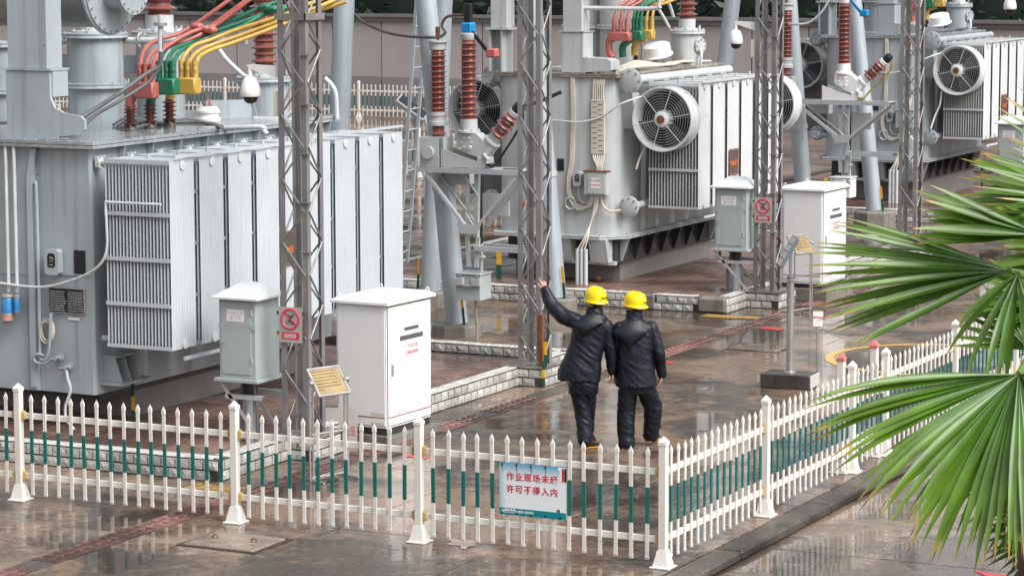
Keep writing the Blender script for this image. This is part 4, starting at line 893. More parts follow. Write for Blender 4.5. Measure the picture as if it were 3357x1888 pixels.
o2 = B().lathe([(.47, -.03), (.56, -.03), (.56, .0), (.54, .004), (.54, .03), (.50, .035), (.26, .035), (.26, .30)], (-8.93, cy_, cz), (1, 0, 0), 44).build('end_flange', tank1, o, True); q = B(); q.bolts((-8.90, cy_, cz), (1, 0, 0), .51, 26, .013, .025); q.build('bolt_ring', boltm, o)
q = B().lathe([(0, .30), (.32, .30), (.32, .335), (0, .34)], (-8.93, cy_, cz), (1, 0, 0), 36); q.build('end_cap', tank1, o, True); q = B(); q.bolts((-8.59, cy_, cz), (1, 0, 0), .28, 18, .012, .02); q.build('bolt_ring', boltm, o)
q = B().tube([P(405, 40, Y=4.4), P(405, 70, Y=4.4), P(405, 130, Y=4.4), P(400, 168, Y=4.4), P(370, 185, Y=4.3), P(300, 235, Y=4.0), P(215, 290, Y=3.7), P(150, 328, Y=3.4)], .028, 10, 8); q.build('oil_pipe', greyc, t, True)
B().tube([P(400, 172, Y=4.4), P(372, 208, Y=4.3), P(300, 255, Y=4.0), P(240, 290, Y=3.8), P(190, 335, Y=3.6), P(150, 343, Y=3.4)], .022, 10, 8).build('oil_pipe', greyc, t, True)
B().cyl(P(404, 38, Y=4.4), P(404, 130, Y=4.4), .034, n=12).build('oil_pipe', pipew, t, True); B().cyl(P(404, 58, Y=4.4), P(404, 66, Y=4.4), .08, n=16).build('pipe_flange', boltm, t)
# pipework over the cover
def pix_pipe(pts, r_, Y, m=pipew, nm='pipe'):
    B().tube([P(x, y, Y=Y+(yy[0] if yy else 0)) for x, y, *yy in pts], r_, 10, 6, smooth=len(pts) > 2).build(nm, m, t, True)
pix_pipe([(128, 103), (620, 103)], .045, 6.6); pix_pipe([(437, 105), (437, 290)], .04, 6.6); pix_pipe([(115, 331), (400, 329), (640, 320), (662, 327), (672, 338)], .030, 5.9)
pix_pipe([(640, 300), (730, 305), (750, 318)], .036, 7.6)
pix_pipe([(545, 115), (570, 150), (612, 190)], .03, 8.0, pipew); pix_pipe([(612, 190), (625, 196)], .03, 8.0)
flange_disc(t, P(355, 103, Y=6.62), (1, 0, 0), .12, boltm); flange_disc(t, P(726, 303, Y=7.6), (1, 0, 0), .10, tank1)
ga = P(520, 292, X=-9.42).y; gb = P(640, 305, X=-9.42).y; q = B().prism([(ga, 3.52), (gb, 3.52), (gb-.12, 3.74), (ga, 3.78)], 'X', -9.44, -9.42); q.prism([(-9.42, 3.52), (-9.34, 3.52), (-9.40, 3.74), (-9.42, 3.74)], 'Y', gb-.06, gb-.05); q.build('guard_plate', tank1, t)
c = P(523, 303, Z=3.52); o = B().lathe([(.17, 0), (.17, .03), (.15, .04), (.13, .09), (.16, .10), (.16, .125), (.11, .18), (0, .19)], c, n=26).build('relief_valve', whitec, t, True)
c2 = c+Vector((0, .15, .17)); B().lathe([(.06, 0), (.06, .03), (.03, .05), (.045, .06), (.025, .075), (.04, .085), (.012, .10), (.012, .16)], c+Vector((0, 0, .18)), n=18).build('vent_insulator', redc, o, True)
turret(t, -10.70, 6.35, 3.52, 4.62, .36, tank1, fl=3.98, box=4.25); turret(t, -10.57, 7.65, 3.52, 4.60, .32, tank1, fl=3.98, box=4.2); turret(t, -9.55, 8.62, 3.0, 3.98, .33, tank1)
hv_bushing(t, (-10.57, 7.65, 4.63), (0, 0, 1), .235, 9, 1.1, base=.22); hv_bushing(t, (-9.55, 8.62, 4.01), (0, 0, 1), .19, 12, 1.15, base=.14); hv_bushing(t, (-10.70, 6.35, 4.65), (0, 0, 1), .235, 9, 1.1, base=.22)
turret(t, P(10, 150, Y=6.0).x, 6.0, 3.52, 4.5, .3, tank1, fl=3.9)
B().tube([P(818, 197, Y=8.6), P(835, 215, Y=8.6), P(845, 240, Y=8.6), P(848, 300, Y=8.6)], .03, 8).build('pipe', pipew, t, True)
q = B()
for i in range(5): q.tube([P(285+10*i, 315+3*i, Z=3.54), P(310+12*i, 300+4*i, Z=3.58), P(345+12*i, 303+2*i, Z=3.56), P(400+8*i, 308, Z=3.54), P(470+16*i, 302+2*i, Z=3.54), P(560, 318+2*i, Z=3.54)], .017, 6, 5)
q.build('cover_cables', greyc, t, True)
T1 = t
for k_, (bx, by, hh) in enumerate(((329, 330, .24), (378, 324, .26), (427, 319, .28))): c = P(bx, by, Z=3.52); bushing_small(t, c, hh, .092, 5)

# ------------------------------------------------------------------ coloured cable tails
def tails(name, m, head, tails_, sleeve, label, r_=.026, grp='coloured cable tails'):
    """head: (pixel box x0,x1,y0,y1, Y); tails_: pixel paths; sleeve: pixel path from head to bushing"""
    x0, x1, y0, y1, Y = head; a = P(x0, y1, Y=Y); b_ = P(x1, y0, Y=Y)
    t_ = thing(name, label, 'cable', P((x0+x1)/2, y1, Y=Y), grp); q = B().bbox(a.x, b_.x, Y-.08, Y+.08, a.z, b_.z, .018); q.build('head_wrap', m, t_, True)
    for pth in tails_:
        p0 = P(*pth[0][:2], Y=Y); B().cyl(p0-Vector((0, 0, .08)), p0+Vector((0, 0, .17)), r_*1.5, n=12).build('sleeve', m, t_, True)
        B().tube([P(x, y, Y=Y+dy) for x, y, dy in pth], r_, 10, 8).build('cable', m, t_, True)
    B().tube([P(x, y, Y=Y+dy) for x, y, dy in sleeve], .062, 12, 6).build('lead_wrap', m, t_, True)
    return t_
def fan_path(x, y0, ex, ey, mx, my, dy):
    return [(x, y0, 0), (x+1, y0-28, 0), (x+10, y0-55, dy*.1), (mx, my, dy*.3), ((mx+ex)/2, (my+ey)/2-4, dy*.65), (ex, ey, dy)]
H1 = 5.2
def dpath(pts, dy=1.7): return [(x, y, dy*max(0, (i-1))/(len(pts)-2)) for i, (x, y) in enumerate(pts)]
tails('red_cable_tail', redc, (344, 392, 208, 247, H1), [dpath(p_) for p_ in ([(352,196),(353,173),(357,140),(372,116),(399,100),(442,88),(485,66),(578,0),(606,-20)], [(367,196),(368,176),(372,150),(387,131),(415,115),(462,105),(508,85),(532,66),(621,0),(640,-14)], [(383,196),(384,176),(389,153),(405,130),(432,110),(472,86),(508,73),(545,63),(628,0),(650,-18)])], [(350, 229, 0), (336, 230, 0), (331, 241, 0), (327, 262, 0), (329, 284, .0)], 'red taped cable tail on the left transformer')
tails('green_cable_tail', grnc, (394, 445, 198, 238, H1+.15), [dpath(p_) for p_ in ([(401,188),(402,171),(404,150),(419,123),(442,110),(495,81),(558,63),(654,20),(700,5)], [(419,188),(420,171),(424,146),(442,123),(472,110),(515,90),(598,60),(671,33),(720,15)], [(435,188),(436,171),(440,150),(458,126),(482,115),(525,100),(611,65),(668,35),(725,20)])], [(384, 238, .2), (380, 248, .2), (378, 266, .2), (378, 284, .2)], 'green taped cable tail on the left transformer')
tails('yellow_cable_tail', yelc, (447, 498, 196, 237, H1+.3), [dpath(p_) for p_ in ([(457,186),(458,166),(463,143),(488,116),(532,100),(598,75),(718,37),(774,12),(831,-8)], [(473,188),(474,169),(482,146),(505,126),(545,110),(615,86),(718,48),(804,17),(850,-3)], [(491,188),(492,169),(502,143),(532,126),(581,110),(648,86),(714,60),(760,42),(870,5)])], [(432, 236, .4), (428, 246, .4), (427, 262, .4), (427, 280, .4)], 'yellow taped cable tail on the left transformer')
def spacer(x, y, Y, m, label, w_=36, h=16):
    a = P(x-w_/2, y+h/2, Y=Y); b_ = P(x+w_/2, y-h/2, Y=Y); o = B().bbox(a.x, b_.x, Y-.07, Y+.07, a.z, b_.z, .03).bbox(a.x-.08, a.x+.09, Y-.06, Y+.06, a.z+.03, b_.z+.03, .03).bbox(b_.x-.09, b_.x+.08, Y-.06, Y+.06, a.z-.02, b_.z-.01, .03).build('cable_spacer', m, None, True); tag(o, label, 'cable clamp', 'taped cable spacers')
spacer(512, 73, H1+1.1, redc, 'red taped spacer clamp on the red cables'); spacer(684, 24, H1+1.6, grnc, 'green taped spacer clamp on the green cables')
# ================================================================== middle and right transformers
fm2 = fin_mesh(.50, 2.06, radw)
def fan_unit(t, c, m):
    """axial fan in a white cowl, facing -Y, centre of its mouth at c"""
    c = Vector(c); r_ = .505
    o = B().lathe([(r_, 0), (r_+.022, .0), (r_+.026, .02), (r_-.005, .05), (r_-.01, .36), (r_+.02, .37), (r_+.02, .39), (r_-.03, .39), (r_-.03, .05), (r_, 0)], c, (0, 1, 0), 48, cap=False).build('cooling_fan', m, t, True)
    B().lathe([(.0, .30), (r_-.03, .30), (r_-.03, .31), (0, .31)], c, (0, 1, 0), 32).build('fan_shadow_plate', mat('fan_shade_black', (.006,.006,.007), .8, .2), o)  # black disc added to stand for the shade inside the cowl
    B().lathe([(.11, .24), (.13, .20), (.13, -.02), (.10, -.04), (0, -.04)], c, (0, 1, 0), 24).build('fan_motor', m, o, True)
    q = B()
    for i in range(12): a = 2*math.pi*i/12; q.bar(c+Vector((math.cos(a)*.135, .02, math.sin(a)*.135)), c+Vector((math.cos(a)*.135, .2, math.sin(a)*.135)), .012, .03, (math.cos(a), 0, math.sin(a)))
    q.build('motor_ribs', m, o); B().lathe([(.05, 0), (.07, .006), (.02, .012)], c+Vector((0, -.045, 0)), (0, -1, 0), 16).build('rust_cap', rustm, o)
    for i in range(4):
        a = 2*math.pi*i/4+.5; b0 = Vector((math.cos(a), 0, math.sin(a))); tt = Vector((-math.sin(a), 0, math.cos(a))); vs = []
        for f_, w_, tw in ((.24, .09, .8), (.6, .16, .55), (.93, .2, .4)):
            for s_ in (-1, 1): vs.append(c+b0*(r_-.03)*f_+tt*(w_*s_*math.cos(tw))+Vector((0, .17+w_*s_*math.sin(tw)*.5, 0)))
        B().add(vs+[v+Vector((0, .006, 0)) for v in vs], [(0,1,3,2),(2,3,5,4),(6,8,9,7),(8,10,11,9),(0,6,7,1),(4,5,11,10),(0,2,8,6),(2,4,10,8),(1,7,9,3),(3,9,11,5)]).build('fan_blade', mat('fan_blade_grey', (.03,.031,.033), .4, .2), o)
    q = B()
    for k_ in range(8): q.ring(c+Vector((0, .0-.015*math.cos(k_/8*1.5), 0)), (0, 1, 0), .165+.043*k_, .0019, 40, 5)
    for i in range(6): a = 2*math.pi*i/6+.2; q.cyl(c+Vector((math.cos(a)*.13, -.012, math.sin(a)*.13)), c+Vector((math.cos(a)*(r_-.005), .005, math.sin(a)*(r_-.005))), .006, n=6)
    q.build('fan_guard', m, o, True); return o
def transformer_b(Y0, dz, zp, m, title, label, wm):
    t = thing('power_transformer', label, 'transformer', (-9.7, Y0+2.3, zp), 'oil-filled power transformers'); XA, XB = -10.80, -8.63; YE = Y0+4.55; zc = 3.66+dz; zf = .98+dz
    k = .22
    B().prism([(XA, Y0+k), (XA+k*.4, Y0+k*.4), (XA+k, Y0), (XB-k, Y0), (XB-k*.35, Y0+k*.35), (XB, Y0+k), (XB, YE), (XA, YE)], 'Z', zf+.03, zc-.06).build('tank', m, t, True)
    o_ = .16; fl = [(XA-o_, Y0+k), (XA+k*.2, Y0-o_), (XB-k*.9, Y0-o_), (XB+o_, Y0+k), (XB+o_, YE+.1), (XA-o_, YE+.1)]
    q = B().prism(fl, 'Z', zf-.03, zf-.004).prism(fl, 'Z', zf+.004, zf+.03); o = q.build('tank_flange', m, t); q = B()
    for i in range(28): q.cyl((XB+.09, Y0+.3+i*.15, zf-.06), (XB+.09, Y0+.3+i*.15, zf+.06), .013, n=6)
    for i in range(10): q.cyl((XA+.25+i*.19, Y0-.1, zf-.06), (XA+.25+i*.19, Y0-.1, zf+.06), .013, n=6)
    q.build('flange_bolts', boltm, o)
    B().box(XA+.15, XB-.05, Y0+.15, YE, .53+dz, zf-.03).build('lower_tank', darkst, t)
    for i in range(8): y = Y0+.35+i*.55; B().prism([(XB-.06, zf-.03), (XB+.12, zf-.03), (XB-.02, .56+dz), (XB-.06, .56+dz)], 'Y', y, y+.03).build('rib', m if i in (0, 7) else darkst, t)
    for i in range(3): x = XA+.45+i*.65; B().prism([(Y0+.16, zf-.03), (Y0-.12, zf-.03), (Y0-.02, .56+dz), (Y0+.16, .56+dz)], 'X', x, x+.32).build('rib', m, t)
    B().box(XA+.1, XB-.14, Y0+.55, YE-.1, zp, .53+dz).build('concrete_beam', MAT['wet_beam'], t); B().box(XA+.4, XB+.0, Y0+.02, Y0+.12, .52+dz, .58+dz).build('skid_rail', m, t)
    # cover and fittings
    q = B().box(XA-.06, XB+.06, Y0-.05, YE+.06, zc-.06, zc-.035).box(XA-.06, XB+.06, Y0-.05, YE+.06, zc-.028, zc); cov = q.build('cover', MAT['wet_cover_paint'] if m is not tank2 else wetmat('rusty_cover_paint', (.22,.2,.17), (.5,.46,.4), pud=.5, grain=18, seed=77), t); q = B(); cover_bolts(q, XA-.06, XB+.06, Y0-.05, YE, zc-.01, .2); q.build('cover_bolts', boltm, cov)
    q = B()
    for i in range(9): y = Y0+1.2+rnd.uniform(0, .8); q.tube([(XB-.1, Y0+.3+.05*i, zc+.02), (XB-.3, Y0+.7+.1*i, zc+.05+.012*i), (XB-.2, y+.8, zc+.04), (XB-.35, y+1.8, zc+.06), (XB-.1, YE-.2, zc+.04)], .018, 6, 5)
    q.build('cover_cables', whcab if wm else greyc, t, True)
    # headers and radiators (right bank)
    for z, r_, yy, rad in ((3.55+dz, .075, Y0+.16, .205), (1.49+dz, .06, Y0+.14, .175)):
        B().cyl((-8.42, yy, z), (-8.42, YE-.1, z), r_, n=18).build('header_pipe', pipew if wm else m, t, True); flange_disc(t, (-8.42, yy, z), (0, -1, 0), rad, m)
        B().cyl((XB, yy+.12, z), (-8.42, yy+.12, z), r_*.9, n=14).build('header_stub', m, t, True)
    B().prism([(Y0+.2, 3.34+dz), (Y0+.5, 3.34+dz), (Y0+.5, 2.75+dz), (Y0+.38, 2.75+dz)], 'X', XB+.0, XB+.22).build('header_bracket', m, t)
    for i in range(6):
        r_ = radiator(t, fm2, -7.40, Y0+.60+.63*i, .50, 1.44+dz, 3.50+dz, 17, .0545, radw, bands=(.31,) if i == 0 else (), stub=.10, pm=pipew)
        if i < 5:
            for z in (1.62, 2.2, 2.8): B().box(-7.46, -7.43, Y0+.60+.63*i+.502, Y0+.60+.63*(i+1)-.002, z+dz-.03, z+dz+.03).build('spacer', boltm, r_)
    B().box(-7.38, -7.36, Y0+.7, Y0+3.6, 3.50+dz, 3.53+dz).build('tie_bar', radw, t); B().box(-7.385, -7.365, Y0+.8, Y0+2.4, 1.28+dz, 1.32+dz).build('tie_bar', radw, t)
    fan_unit(t, (-7.87, Y0+.18, 2.93+dz), mat('fan_white', (.62,.645,.65), .3, .06, 2)); fan_unit(t, (-7.75, Y0+4.55, 2.95+dz), MAT['fan_white']) if wm else None
    number_plate(t, (-7.375, Y0+2.1, 2.12+dz), title, .40, .44)
    # left bank with its fan
    for i in range(4): radiator(t, fm2, -12.05, Y0+1.3+.63*i, .50, 1.44+dz, 3.50+dz, 16, .046, radw if wm else m, sgn=-1, stub=.3, pm=pipew)
    fan_unit(t, (-11.72, Y0+1.0, 2.95+dz), MAT['fan_white'])
    for z, rad in ((3.55+dz, .19), (1.49+dz, .16)):
        B().cyl((-11.12, Y0+.5, z), (-11.12, YE-.3, z), .07, n=16).build('header_pipe', m, t, True); flange_disc(t, (-11.12, Y0+.5, z), (0, -1, 0), rad, m)
        q = B().cyl((XA, Y0+.3, z-.03), (XA-.35, Y0+.3, z-.03), .05, n=12); q.bbox(XA-.36, XA-.16, Y0+.2, Y0+.4, z-.11, z+.05, .02); q.bolts((XA-.26, Y0+.19, z-.03), (0, -1, 0), .08, 6, .014, .02); q.build('side_valve', m, t, True)
    # front face fittings
    cb = B().bbox(-9.10, -8.70, Y0-.17, Y0, 1.69+dz, 2.07+dz, .006).build('cable_box', m, t); B().bbox(-9.03, -8.72, Y0-.182, Y0-.17, 1.71+dz, 2.03+dz, .003).build('box_door', m, cb); B().box(-9.115, -8.68, Y0-.19, Y0, 2.072+dz, 2.085+dz).build('box_lid', rustm if wm else m, cb)
    B().box(-8.97, -8.80, Y0-.1845, Y0-.182, 1.80+dz, 1.97+dz).build('label_plate', papr, cb); text(title, .045, FRONT((-8.885, Y0-.1855, 1.925+dz)), pinktx, cb); text('本体端子箱', .032, FRONT((-8.885, Y0-.1855, 1.85+dz)), pinktx, cb)
    dial_box(t, -9.26, Y0, 1.93+dz, m, .145, .24); B().bbox(-9.66, -9.54, Y0-.012, Y0-.004, 2.05+dz, 2.25+dz, .001).build('rating_plate', blackpl, t)
    d_ = B().bbox(-9.03, -8.79, Y0-.05, Y0, 2.35+dz, 3.24+dz, .004).build('cable_duct', whcab if wm else m, t)
    for i in range(20): x = -9.0 if i % 2 else -8.90; B().box(x, x+.075, Y0-.054, Y0-.05, 2.40+i*.042+dz, 2.409+i*.042+dz).build('duct_slot', rustm if wm else darkst, d_)
    q = B()
    for i in range(6):
        x = -9.0+i*.036; q.tube([(x, Y0-.025, 3.22+dz), (x, Y0-.03, 3.40+dz), (x+.02, Y0-.02, 3.56+dz), (x+.05, Y0+.08, 3.62+dz)], .015, 6, 5); q.tube([(x, Y0-.025, 2.36+dz), (x+.02, Y0-.05, 2.28+dz), (x+.10-.018*i, Y0-.09, 2.15+dz), (x+.1-.02*i, Y0-.09, 2.07+dz)], .014, 6, 5)
    q.build('duct_cables', whcab, t, True); q = B()
    for i in range(4): x = -9.40+.02*i; q.tube([(x, Y0-.03, 3.60+dz), (x+.01, Y0-.03, 3.0+dz), (x-.01, Y0-.03, 2.3+dz), (x-.05, Y0-.04, 2.0+dz), (x-.06, Y0-.05, 1.75+dz), (x-.0, Y0-.05, 1.55+dz), (x+.15, Y0-.06, 1.42+dz+.02*i), (x+.32, Y0-.07, 1.5+dz), (x+.40, Y0-.08, 1.70+dz)], .013, 6, 6)
    q.tube([(-9.26, Y0-.05, 1.81+dz), (-9.25, Y0-.06, 1.65+dz), (-9.18, Y0-.06, 1.55+dz), (-9.05, Y0-.07, 1.56+dz), (-9.0, Y0-.08, 1.70+dz)], .012, 6, 6)
    for i in range(3): q.tube([(-8.93+.03*i, Y0-.08, 1.70+dz), (-8.95+.02*i, Y0-.10, 1.45+dz), (-9.0, Y0-.14, 1.2+dz), (-9.06+.03*i, Y0-.24, .98+dz), (-9.16+.06*i, Y0-.27, .80+dz)], .016, 6, 6)
    q.tube([(-8.84, Y0-.08, 1.70+dz), (-8.80, Y0-.08, 1.52+dz), (-8.68, Y0-.05, 1.42+dz), (-8.52, Y0+.02, 1.44+dz)], .018, 7, 6); q.build('front_cables', whcab, t, True)
    for i in range(3): B().cyl((-9.17+.075*i, Y0-.27, zp), (-9.17+.075*i, Y0-.27, .80+dz), .034, n=14).build('conduit', pipew, t, True)
    q = B()
    for i in range(4): q.ring((-9.42+.01*i, Y0-.03-.012*i, 1.55+dz-.01*i), (.1, 1, 0), .10, .007, 24, 5)
    q.build('cable_coil', pipew, t, True)
    B().tube([(-10.2, Y0-.06, 2.85+dz), (-9.7, Y0-.06, 2.88+dz), (-9.2, Y0-.10, 2.87+dz), (-8.8, Y0-.05, 2.98+dz), (-8.45, Y0-.05, 3.20+dz), (-8.0, Y0+.45, 3.36+dz), (-7.55, Y0+.55, 3.36+dz)], .014, 7, 6).build('conduit', pipew, t, True)
    B().tube([(-8.35, Y0+.25, 2.1+dz), (-8.30, Y0+.3, 2.3+dz), (-8.2, Y0+.35, 2.5+dz)], .018, 7) .build('hanging_rod', whcab, t, True) if wm else B().tube([(-8.40, Y0+.1, 1.68+dz), (-8.34, Y0+.2, 1.95+dz), (-8.25, Y0+.25, 2.2+dz), (-8.22, Y0+.25, 2.5+dz)], .02, 8).build('conduit', pipew, t, True)
    # conservator brackets, turrets, bushings, relief dome
    o = B().bbox(-9.62, -9.22, Y0+.05, Y0+.45, zc, 4.33+dz, .012).prism([(-9.22, zc+.01), (-8.72, zc+.06), (-8.72, zc+.2), (-8.80, zc+.24), (-9.22, zc+.26)], 'Y', Y0+.05, Y0+.40).build('conservator_bracket', m, t); B().bbox(-9.60, -9.26, Y0+.08, Y0+.40, 4.345+dz, 5.6+dz, .006).box(-9.66, -9.2, Y0+.03, Y0+.46, 4.33+dz, 4.345+dz).build('conservator_column', m, t)
    q = B().box(-10.98, -10.95, Y0+.1, Y0+.45, zc, 4.35+dz).box(-10.95, -10.62, Y0+.25, Y0+.28, zc, 4.35+dz).box(-10.75, -10.72, Y0+.08, Y0+.25, zc, 4.35+dz).box(-11.02, -10.58, Y0+.05, Y0+.5, 4.35+dz, 4.38+dz).bbox(-10.94, -10.64, Y0+.1, Y0+.4, 4.38+dz, 5.6+dz, .006); q.build('conservator_column', m, t)
    o = B().lathe([(.3, -2.6), (.45, -2.45), (.45, 0), (.52, 0), (.52, .04), (.2, .06), (0, .06)], (-8.9, Y0+.6, 5.55+dz), (1, 0, 0), 36).build('conservator', m, t, True)
    for x, y, zt, r_ in ((-10.55, Y0+3.1, 5.05, .40), (-9.9, Y0+2.9, 5.0, .30)): turret(t, x, y, zc-.02, zt+dz, r_, m, fl=4.33+dz)
    turret(t, -9.06, Y0+4.05, zc-.02, 4.22+dz, .27, m); hv_bushing(t, (-9.06, Y0+4.05, 4.25+dz), (0, 0, 1), .19, 12, 1.15, base=.2)
    flange_disc(t, (-8.79, Y0+4.0, 3.98+dz), (1, -.3, 0), .14, m); B().tube([(-8.76, Y0+3.95, 3.92+dz), (-8.72, Y0+3.9, 3.8+dz), (-8.74, Y0+3.9, zc)], .025, 8).build('pipe', pipew, t, True)
    c = Vector((-9.18, Y0+3.05, zc+.17)); ax = Vector((-.1, -.25, 1)).normalized(); o = B().cyl(c-Vector((0, 0, .18)), c, .10, n=20).build('relief_valve', boltm, t, True); B().lathe([(.27, 0), (.27, .02), (.24, .03), (.235, .19), (.20, .215), (0, .22)], c, tuple(ax), 32).build('relief_dome', whitec, o, True)
    pth = [P(997, 0, Y=Y0)]
    B().tube([(-9.25, Y0+3.2, 5.1+dz), (-9.05, Y0+3.2, 4.75+dz), (-9.0, Y0+3.3, 4.5+dz)], .03, 8).build('pipe', pipew, t, True); B().tube([(-9.7, Y0+3.1, 5.3+dz), (-9.35, Y0+3.5, 4.6+dz), (-9.25, Y0+3.7, 4.30+dz)], .028, 8).build('pipe', pipew, t, True)
    q = B().tube([(-9.30, Y0+.2, 4.72+dz), (-8.1, Y0+.3, 4.72+dz), (-7.98, Y0+.3, 4.80+dz), (-7.94, Y0+.3, 5.2+dz)], .035, 8); q.build('pipe', pipew, t, True)
    earth_bar((XB+.1, YE-.2, zp), .55, t, n=3); earth_bar((XA+.15, Y0-.2, zp), .5, t, n=2, w_=.09)
    return t
T2 = transformer_b(18.0, 0, Z2, tank2, '牛2#主变', 'pale grey power transformer in the middle with a white fan on its radiators', True)
T3 = transformer_b(33.85, .13, Z3, tank3, '牛1#主变', 'steel-grey power transformer on the right behind the palm leaves', False)
def hv_small(T, pix, Zc, hh):
    for bx, by in pix: c = P(bx, by, Z=Zc); bushing_small(T, c, hh, .088, 5, mat('porcelain_maroon', (.15,.03,.035), .15, .2))
hv_small(T2, ((1541, 166), (1568, 166), (1597, 165)), 3.66, .24)
H2 = 20.2
tails('red_cable_tail', redc, (1533, 1586, 82, 103, H2), [fan_path(1545, 75, 1640, -45, 1575, 5, .8), fan_path(1561, 75, 1660, -45, 1595, 5, .8), fan_path(1577, 75, 1680, -45, 1610, 5, .8)], [(1545, 98, 0), (1535, 99, 0), (1532, 110, 0), (1533, 132, 0), (1541, 146, 0)], 'red taped cable tail on the middle transformer')
tails('green_cable_tail', grnc, (1588, 1618, 78, 102, H2+.15), [fan_path(1594, 72, 1700, -40, 1625, 2, .8), fan_path(1603, 72, 1715, -40, 1640, 0, .8), fan_path(1612, 72, 1735, -40, 1650, 0, .8)], [(1590, 98, .1), (1575, 108, .1), (1566, 120, .1), (1567, 145, .1)], 'green taped cable tail on the middle transformer')
tails('yellow_cable_tail', yelc, (1620, 1645, 76, 99, H2+.3), [fan_path(1626, 72, 1745, -35, 1665, 4, .8), fan_path(1640, 72, 1765, -30, 1685, 5, .8)], [(1624, 96, .1), (1605, 104, .1), (1597, 118, .1), (1597, 140, .1)], 'yellow taped cable tail on the middle transformer')
H3 = 35.7; hv_small(T3, ((2298, 79), (2331, 76)), 3.79, .26)
tails('red_cable_tail', redc, (2285, 2323, 0, 24, H3), [fan_path(2295, -6, 2340, -110, 2310, -70, .5), fan_path(2312, -6, 2360, -110, 2330, -70, .5)], [(2300, 22, 0), (2296, 35, 0), (2297, 55, 0)], 'red taped cable tail on the right transformer')
tails('green_cable_tail', grnc, (2325, 2350, -3, 20, H3+.1), [fan_path(2332, -8, 2380, -110, 2350, -70, .5)], [(2330, 18, 0), (2314, 26, 0), (2312, 50, 0)], 'green taped cable tail on the right transformer')
tails('yellow_cable_tail', yelc, (2352, 2376, -3, 18, H3+.2), [fan_path(2362, -8, 2410, -110, 2380, -70, .5)], [(2355, 16, 0), (2334, 24, 0), (2330, 50, 0)], 'yellow taped cable tail on the right transformer')

# ------------------------------------------------------------------ switch stands with arrester and earthing switch
def stand(x0, x1, y, z, xm, zl, zbox, zg, label, tower_x, hasleft):
    t = thing('equipment_stand', label, 'stand', (xm, y, zg), 'galvanised equipment stands'); D_ = .42
    for yy in (y, y+D_): B().angle((x0, yy, z), (x1, yy, z), .075, .008, (0, 1 if yy == y else -1, 0), (0, 0, -1)).build('platform_beam', standm, t)
    for x in (x0+.03, x0+.5, xm, x1-.5, x1-.05): B().box(x-.03, x+.03, y+.02, y+D_-.02, z-.02, z+.006).build('cross_beam', standm, t)
    for yy in (y+.01, y+D_-.02):
        for sg, xx in ((-1, x0+.16), (1, x1-.1)): B().angle((xx, yy, z-.075), (xm+.07*sg+.02, yy, zl+.16), .065, .007, (0, 1 if yy < y+.1 else -1, 0), (0, 0, -1)).build('brace', standm, t)
    for sg in (-1, 1): B().angle((xm+.11*sg, y+.10, z-.07), (xm+.09*sg, y+.10, zl+.0), .07, .007, (-sg, 0, 0), (0, 1, 0)).build('post', standm, t)
    for sg in (-1, 1): B().bar((xm+.09*sg, y+.12, zl), (xm+.06*sg, y+.12, zbox+.10), .06, .035, (0, 1, 0)).build('lower_post', standm, t)
    for k_ in range(3): a = zl+.08+(z-zl-.2)*k_/3; b_ = zl+.08+(z-zl-.2)*(k_+1)/3; s_ = 1 if k_ % 2 else -1; B().cyl((xm-.1*s_, y+.09, a), (xm+.1*s_, y+.09, b_), .012, n=6).build('lacing_bar', standm, t)
    B().prism([(xm-.13, zl+.06), (xm+.13, zl+.06), (xm+.2, zl+.2), (xm-.2, zl+.2)], 'Y', y-.005, y+.006).build('gusset', standm, t)
    B().angle((xm+.05, y+.06, zl-.12), (x1+.05, y+.06, zl-.12), .075, .008, (0, 1, 0), (0, 0, -1)).build('lower_beam', standm, t); B().angle((xm+.05, y+D_, zl-.12), (x1+.05, y+D_, zl-.12), .075, .008, (0, -1, 0), (0, 0, -1)).build('lower_beam', standm, t)
    B().box(x0+.22, x0+.62, y+D_+.0, y+D_+.25, z-.28, z-.1).build('pole_clamp', standm, t); B().box(xm-.1, xm+.45, y+D_-.02, y+D_+.01, zl+.3, zl+.62).build('tie_plate', standm, t)
    # mechanism box hung from the post
    mb = B().bbox(xm-.22, xm+.18, y+.0, y+.36, zbox-.38, zbox, .005).build('mechanism_box', boxgrey if hasleft else whitec, t); B().bbox(xm-.24, xm+.20, y-.02, y+.38, zbox, zbox+.02, .004).build('box_roof', boxgrey if hasleft else whitec, mb)
    for sg in (-1, 1): B().bbox(xm+.14*sg-.09, xm+.14*sg+.06, y-.05, y+.0, zbox-.16, zbox-.05, .004).build('mounting_lug', standm, mb); B().cyl((xm+.14*sg, y-.05, zbox-.02), (xm+.14*sg, y+.01, zbox-.02), .018, n=10).build('bolt', boltm, mb)
    B().box(xm-.08, xm+.06, y-.045, y-.01, zbox-.17, zbox-.13).build('bracket', standm, t)
    B().cyl((xm+.1, y+.2, zbox+.02), (xm+.1, y+.2, zl-.1), .028, n=12).build('drive_rod', standm, t, True); B().cyl((xm+.1, y+.2, zl-.13), (xm+.1, y+.2, z-.07), .022, n=12).build('drive_rod', blackr, t, True); B().lathe([(.05, 0), (.07, .02), (.05, .05)], (xm+.1, y+.2, zbox+.22), n=10).build('coupling', standm, t)
    B().tube([(xm+.03, y+.15, zbox-.38), (xm+.035, y+.15, zbox-.6), (xm+.05, y+.15, zg+.15), (xm+.06, y+.13, zg-.02)], .02, 8).build('cable_conduit', mat('pvc_brown', (.25,.21,.17), .5, .2), t, True)
    return t
S1Y = 12.45
stand(-9.32, -7.60, S1Y, 2.53, -8.45, 1.52, .98, .0, 'galvanised stand with V braces left of the central mast, hung with a grey box', -7.6, True)
S3Y = 27.2
